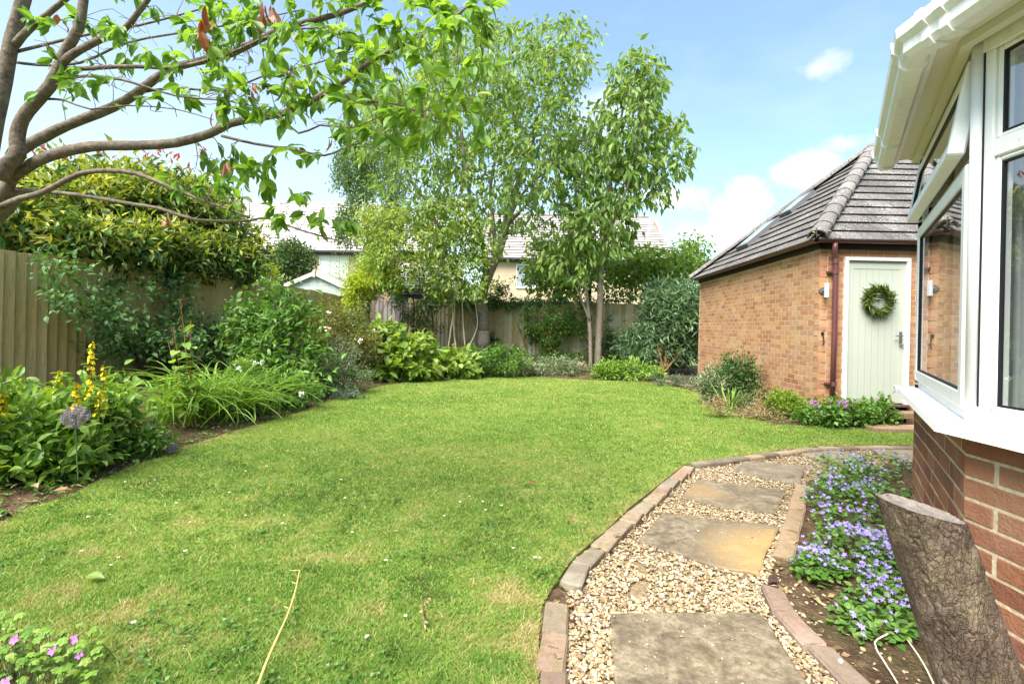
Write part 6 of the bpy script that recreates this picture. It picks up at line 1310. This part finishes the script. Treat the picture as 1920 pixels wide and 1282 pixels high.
# ---- geranium in the near left corner
ng = thing('geranium', 'hardy geranium with lobed leaves and pink purple flowers in the near left corner', 'flower', (*gp(70, 1270)[:2], 0)); m_ = MB(); s = MB(); n = 150
for k in range(n):
    u, v = random.choice([(random.uniform(-40, 190), random.gauss(1278, 20)), (random.uniform(-40, 120), random.gauss(1262, 22))]); g = gp(u, v); h = random.uniform(.03, .16); c = np.array([g[0], g[1], h]); a0 = random.uniform(0, 6.28); R_ = random.uniform(.012, .021)
    nr_ = nrm(np.array([random.gauss(0, .3), random.gauss(-.15, .3), 1.0])); s1 = nrm(np.cross(nr_, [1.0, 0, .1])); s2 = np.cross(nr_, s1); an = np.arange(5)*1.18+a0
    leafset(m_, T_ROUND, np.tile(c, (5, 1)), np.cos(an)[:, None]*s1+np.sin(an)[:, None]*s2-nr_*.08, np.tile(nr_, (5, 1)), R_, R_*.85, np.full(5, random.gauss(.5, .2))); s.tube([(c[0]+random.gauss(0, .03), c[1]+random.gauss(0, .03), -.01), c], .0012, 4, cap=False)
m_.build('foliage', G_LIGHT, ng); s.build('stem_clumps', B_GREEN, ng); f = MB()
for (u, v, h) in [(28, 1198, .14), (100, 1218, .13), (140, 1198, .12), (12, 1280, .16), (150, 1225, .1)]:
    g = gp(u, v, h); kk = 5; an = np.arange(kk)*2*np.pi/kk; leafset(f, T_ROUND, np.tile(g, (kk, 1)), np.stack([np.cos(an), np.sin(an)*.5-.4, np.sin(an)], 1), np.tile([0, -1.0, .4], (kk, 1)), .018, .014, zc(kk)); 
f.build('blossom', F_PINK, ng)
# ---- leaning cut trunk
lg = thing('cut_trunk', 'leaning sawn off tree trunk with rough dark bark beside the bay window', 'tree stump', (1.36, 1.29, 0))
def logbark():
    m, nt, out = newmat('rough_bark'); co = obco(nt)
    n = noise(nt, stretch(nt, co, (1, 1, .45)), 16, 6, .6, .6); n2 = noise(nt, co, 80, 4); v = nd(nt, 'ShaderNodeTexVoronoi', {'Vector': stretch(nt, nd(nt, 'ShaderNodeVectorMath', {0: nd(nt, 'ShaderNodeTexNoise', {'Vector': co, 'Scale': 30.0, 'Detail': 4.0}).outputs['Color'], 1: (.035, .035, .05), 2: co}, operation='MULTIPLY_ADD').outputs[0], (1, 1, .16)), 'Scale': 75.0}, feature='DISTANCE_TO_EDGE').outputs['Distance']
    c = ramp(nt, n, [(.3, (.038, .025, .017)), (.48, (.09, .062, .042)), (.62, (.15, .108, .08)), (.74, (.28, .225, .18))]); c = mixc(nt, mapr(nt, n2, .5, .7, 0, .3), c, (.09, .062, .045, 1)); l = noise(nt, co, 5, 4); c = mixc(nt, mapr(nt, l, .55, .7, 0, .3), c, (.24, .2, .1, 1)); ck = mapr(nt, v, .0, .09); c = mixc(nt, mapr(nt, v, .0, .05, .22, 0), c, (.05, .035, .025, 1))
    hh = mth(nt, 'ADD', mth(nt, 'MULTIPLY', ck, .22), mth(nt, 'ADD', mth(nt, 'MULTIPLY', n, .8), mth(nt, 'MULTIPLY', n2, .5)))
    pbsdf(nt, out, c, .75, bump(nt, hh, 1.0, .012), .4); return m
b0 = np.array([1.38, 1.27, -.05]); b1 = at(1722, 950, 1.30); ax = nrm(b1-b0); Lg = np.linalg.norm(b1-b0)+.06; s1 = nrm(np.cross(ax, [0, 1.0, 0])); s2 = np.cross(ax, s1); nu, nv = 260, 340; V = []
U_, V_ = np.meshgrid(np.linspace(0, 1, nv), np.linspace(0, 2*np.pi, nu, endpoint=False), indexing='ij')
def n3d(x, y, sc, sd): return fbm(x+50, y+50, sc, sd)
th = V_; fx, fy_, fz = np.cos(th), np.sin(th), U_*Lg
R0 = .097-.014*U_+.03*np.exp(-U_*8)+.003*np.sin(3*th+1)+.003*np.sin(5*th+U_*4)
warp = .35*(n3d(fz, th*.0+3, 6, 5)-.5)
wq = 1.6*(fbm(th*3+9, fz*22, 1.0, 5)-.5); ridge = np.abs(vnoise((th/(2*np.pi)*30)+wq+7, fz*16.0+3+wq, 1.0, 91)-.5)*2; ridge2 = fbm((th/(2*np.pi)*95), fz*95, 1.0, 17)
wrapf = 1
Rr = R0+(.0034*(np.minimum(ridge*2.6, 1)-.6)+.0022*(ridge2-.5))
seam = np.clip(np.minimum(th, 2*np.pi-th)/.25, 0, 1); Rr = R0+(Rr-R0)*seam
slant = -.075*np.sin(th)*0+.0
cutz = (U_**24)*(-.10*(np.cos(th)*0)+.0)
Pq = b0+ax*(fz)[..., None]+(s1*fx[..., None]+s2*fy_[..., None])*Rr[..., None]
# saw cut tilted away from the viewer
vv_ = nrm(ray(1720, 950)); ui_ = nrm(np.array([0, 0, 1.0])-vv_*vv_[2]); ri_ = np.cross(vv_, ui_); cn = nrm(ui_*math.cos(.19)+ri_*math.sin(.19)-vv_*.17); top = Pq[-1]; 
lim = ((b1-Pq)@cn)/(ax@cn)                              # distance along the axis to the cut plane
over = lim < 0; Pq = np.where(over[..., None], Pq+ax*lim[..., None], Pq)
I2 = np.arange(nv*nu).reshape(nv, nu); fq = np.stack([I2[:-1], np.roll(I2, -1, 1)[:-1], np.roll(I2, -1, 1)[1:], I2[1:]], -1).reshape(-1, 4)
m_ = MB(); m_.add(Pq.reshape(-1, 3), fq); m_.build('bark', logbark(), lg, smooth=True)
cap = Pq[-1]; cc = cap.mean(0); ci = cc+(cap-cc)*.86-cn*.012; m_ = MB(); V = np.vstack([cap, ci, cc[None]-cn*.02]); i = np.arange(nu); f4 = np.stack([i, (i+1) % nu, nu+(i+1) % nu, nu+i], 1); m_.add(V, f4); m_.add(np.vstack([ci, cc[None]-cn*.02]), np.stack([i, (i+1) % nu, np.full(nu, nu)], 1))
m_.build('cut_face', bark('weathered_cut', (.13, .11, .095), (.24, .21, .19), (.16, .13, .11), .5, (1, 1, 1), 40, .8), lg)
# ---- small lying things
def lie(name, lab, cat, pts, r, mat, sides=6):
    m_ = MB(); m_.tube(spline(pts, .03), r, sides); o = m_.build(name, mat, loc=pts[0], smooth=True); return tag(o, lab, cat)
M_STRAW = plain('straw_stalk', (.50, .37, .13), .7, .2, var=.35, nscale=20); M_DRY = plain('dry_white_stalk', (.62, .55, .42), .7, .2, var=.2)
a_ = [gp(u, v, z) for u, v, z in [(478, 1300, .06), (500, 1240, .07), (520, 1195, .08), (540, 1150, .08), (553, 1110, .08), (560, 1078, .08), (562, 1068, .075)]]
m_ = MB(); m_.tube(spline(a_, .03), np.linspace(.0052, .0028, len(spline(a_, .03))), 7); m_.tube([a_[-1], gp(552, 1069, .07), gp(543, 1069, .06)], .002, 5)
for (u, v, du) in [(556, 1094, -9), (548, 1122, 7), (541, 1140, -8)]: m_.tube([gp(u, v, .08), gp(u+du, v-4, .085)], [.003, .0012], 5)
tag(m_.build('dry_stalk', M_STRAW, loc=a_[0], smooth=True), 'long straw yellow dry stalk lying across the lawn', 'stalk')
lie('dry_stalk', 'bent bleached stalk lying on the soil under the leaning trunk', 'stalk', [gp(u, v, z) for u, v, z in [(1670, 1185, .03), (1640, 1204, .03), (1655, 1235, .02), (1672, 1262, .01), (1683, 1280, .01)]], .0032, M_DRY)
lie('dry_stalk', 'thin pale dry stalk touching the base of the leaning trunk', 'stalk', [gp(u, v, z) for u, v, z in [(1702, 1200, .03), (1720, 1225, .02), (1738, 1255, .02), (1752, 1285, .01)]], .003, M_DRY)
def flat_leaf(lab, u, v, L_, asp, mat, az, z=.03, cat='leaf', tilt=.15, T=T_NEAR):
    m_ = MB(); c = gp(u, v, z); leafset(m_, T, np.array([c]), np.array([[math.cos(az), math.sin(az), tilt]]), np.array([[.2, -.4, 1.0]]), L_, L_*asp, np.array([.6])); tag(m_.build('fallen_leaf', mat, loc=c), lab, cat)
flat_leaf('single green leaf lying on the lawn near the left front', 160, 1080, .10, .42, G_CH2, -.15)
flat_leaf('brown curled fallen leaf on the grass beside the hydrangea path side', 992, 905, .05, .5, G_BROWN, .5)
flat_leaf('dark purple dead leaf in the gap of the right edging bricks', 1440, 1088, .07, .6, lm('dead_purple', [(.06, .03, .035), (.1, .06, .06)]), .3, .02)
flat_leaf('orange brown fallen leaf on the soil by the loosestrife', 100, 920, .10, .4, G_BROWN, .3, .06); flat_leaf('yellowing fallen leaf below the loosestrife', 165, 872, .09, .5, G_GOLD, 1.2, .10); flat_leaf('pinkish brown leaf at the foot of the loosestrife clump', 62, 908, .10, .45, G_TAN, -.6, .08)
m_ = MB(); c = gp(797, 1170, .02); P = c+np.stack([rng.normal(0, .006, 26), rng.normal(0, .004, 26), np.linspace(0, .11, 26)], 1); leafset(m_, T_FAR, P, rdir(26, .5), rdir(26), .022, .012, zc(26)); m_.tube([c, c+[-.01, 0, .06], c+[-.018, 0, .115]], .003, 5); tag(m_.build('seed_stalk', G_TAN, loc=c), 'short dried seed stalk standing in the lawn', 'stalk')
m_ = MB(); c = gp(688, 1194, .012); pebbles(m_, np.array([c[0]]), np.array([c[1]]), np.array([.014]), np.array([.018]), np.array([.4]), 2); tag(m_.build('clod', bark('clod_earth', (.3, .2, .14), (.45, .33, .24)), loc=c, smooth=True), 'small tan clod lying in the grass right of the dry stalk', 'stone')
m_ = MB(); c = gp(1576, 1238, .02)
pebbles(m_, np.array([c[0]]), np.array([c[1]]), np.array([.02]), np.array([.012]), np.array([.5]), 2); tag(m_.build('white_stone', F_WHITE, loc=c, smooth=True), 'small white stone lying on the near right edging brick', 'stone')
m_ = MB(); c = gp(1071, 1135, .0); pebbles(m_, np.array([c[0]]), np.array([c[1]]), np.array([.0]), np.array([.015]), np.array([.5]), 2); tag(m_.build('brick_chip', plain('chip', (.5, .17, .08), .9, .1), loc=c, smooth=True), 'orange red brick chip in the gravel by the left edging', 'stone')
for (u, v, lab) in [(1152, 1157, 'small brown stone chip on the left corner of the large front slab'), (1278, 1194, 'small brown stone chip on the middle of the large front slab')]:
    m_ = MB(); c = gp(u, v, .006); pebbles(m_, np.array([c[0]]), np.array([c[1]]), np.array([.010]), np.array([.011]), np.array([.5]), 2); tag(m_.build('stone_chip', plain('chip_brown', (.28, .2, .12), .9, .1), loc=c, smooth=True), lab, 'stone')
# ---- stones, crumbs and leaf litter on the beds
X, Y = rng.uniform(.8, 2.2, 2600), rng.uniform(1.4, 3.2, 2600); ok = ~inpoly(X, Y, pathp) & (X < 1.55) & ~inpoly(X, Y, lp2) & (X > .35*Y+.0); X, Y = X[ok], Y[ok]; keep = rng.random(len(X)) < (.25+.5*(fbm(X, Y, 4, 8) > .52)); X, Y = X[keep], Y[keep]
m_ = MB(); pebbles(m_, X, Y, groundz(X, Y)+.004, rng.gamma(6, .009/6, len(X)).clip(.003, .02), rng.random(len(X))*.8, 2); m_.build('bed_gravel', M_STONE, smooth=True, kind='stuff')
n = 9000; X = rng.uniform(-6.5, 5.2, n); Y = 1.5*(14/1.5)**rng.random(n); ok = ~inpoly(X, Y, lp2) & ~inpoly(X, Y, pathp) & (pdist(X, Y, lp2) < 1.2) & (X < 4.2); X, Y = X[ok], Y[ok]; n = len(X); Z = groundz(X, Y)+.012
m_ = MB(); D = rdir(n); D[:, 2] *= .3; L_ = rng.uniform(.02, .07, n); leafset(m_, T_FAR, np.stack([X, Y, Z], 1), D, rng.normal(size=(n, 3))*.4+[0, 0, 1], L_, L_*rng.uniform(.15, .5, n), rng.random(n)); m_.build('leaf_litter', lm('litter', [(.10, .06, .03), (.22, .15, .07), (.38, .28, .15), (.14, .17, .05)], trans=.1), kind='stuff')
n = 9000; X = rng.uniform(-6.5, 5.2, n); Y = 1.7*(14/1.7)**rng.random(n); d = pdist(X, Y, lp2); ok = ~inpoly(X, Y, lp2) & ~inpoly(X, Y, pathp) & (d < .9) & (X < 4.3) & ((X < -.6) | (Y > 6)) & (fbm(X, Y, 2.2, 5) > .38); X, Y = X[ok], Y[ok]; n = len(X)
m_ = MB(); P = np.repeat(np.stack([X, Y, groundz(X, Y)+.02], 1), 6, 0)+rng.normal(0, .03, (n*6, 3))*[1, 1, .5]; D = rdir(n*6); D[:, 2] = rng.uniform(-.2, .6, n*6); leafset(m_, T_FAR, P, D, rdir(n*6, 2), rng.uniform(.025, .05, n*6), rng.uniform(.012, .03, n*6), zc(n*6)); m_.build('weed_leaves', G_MID, kind='stuff')
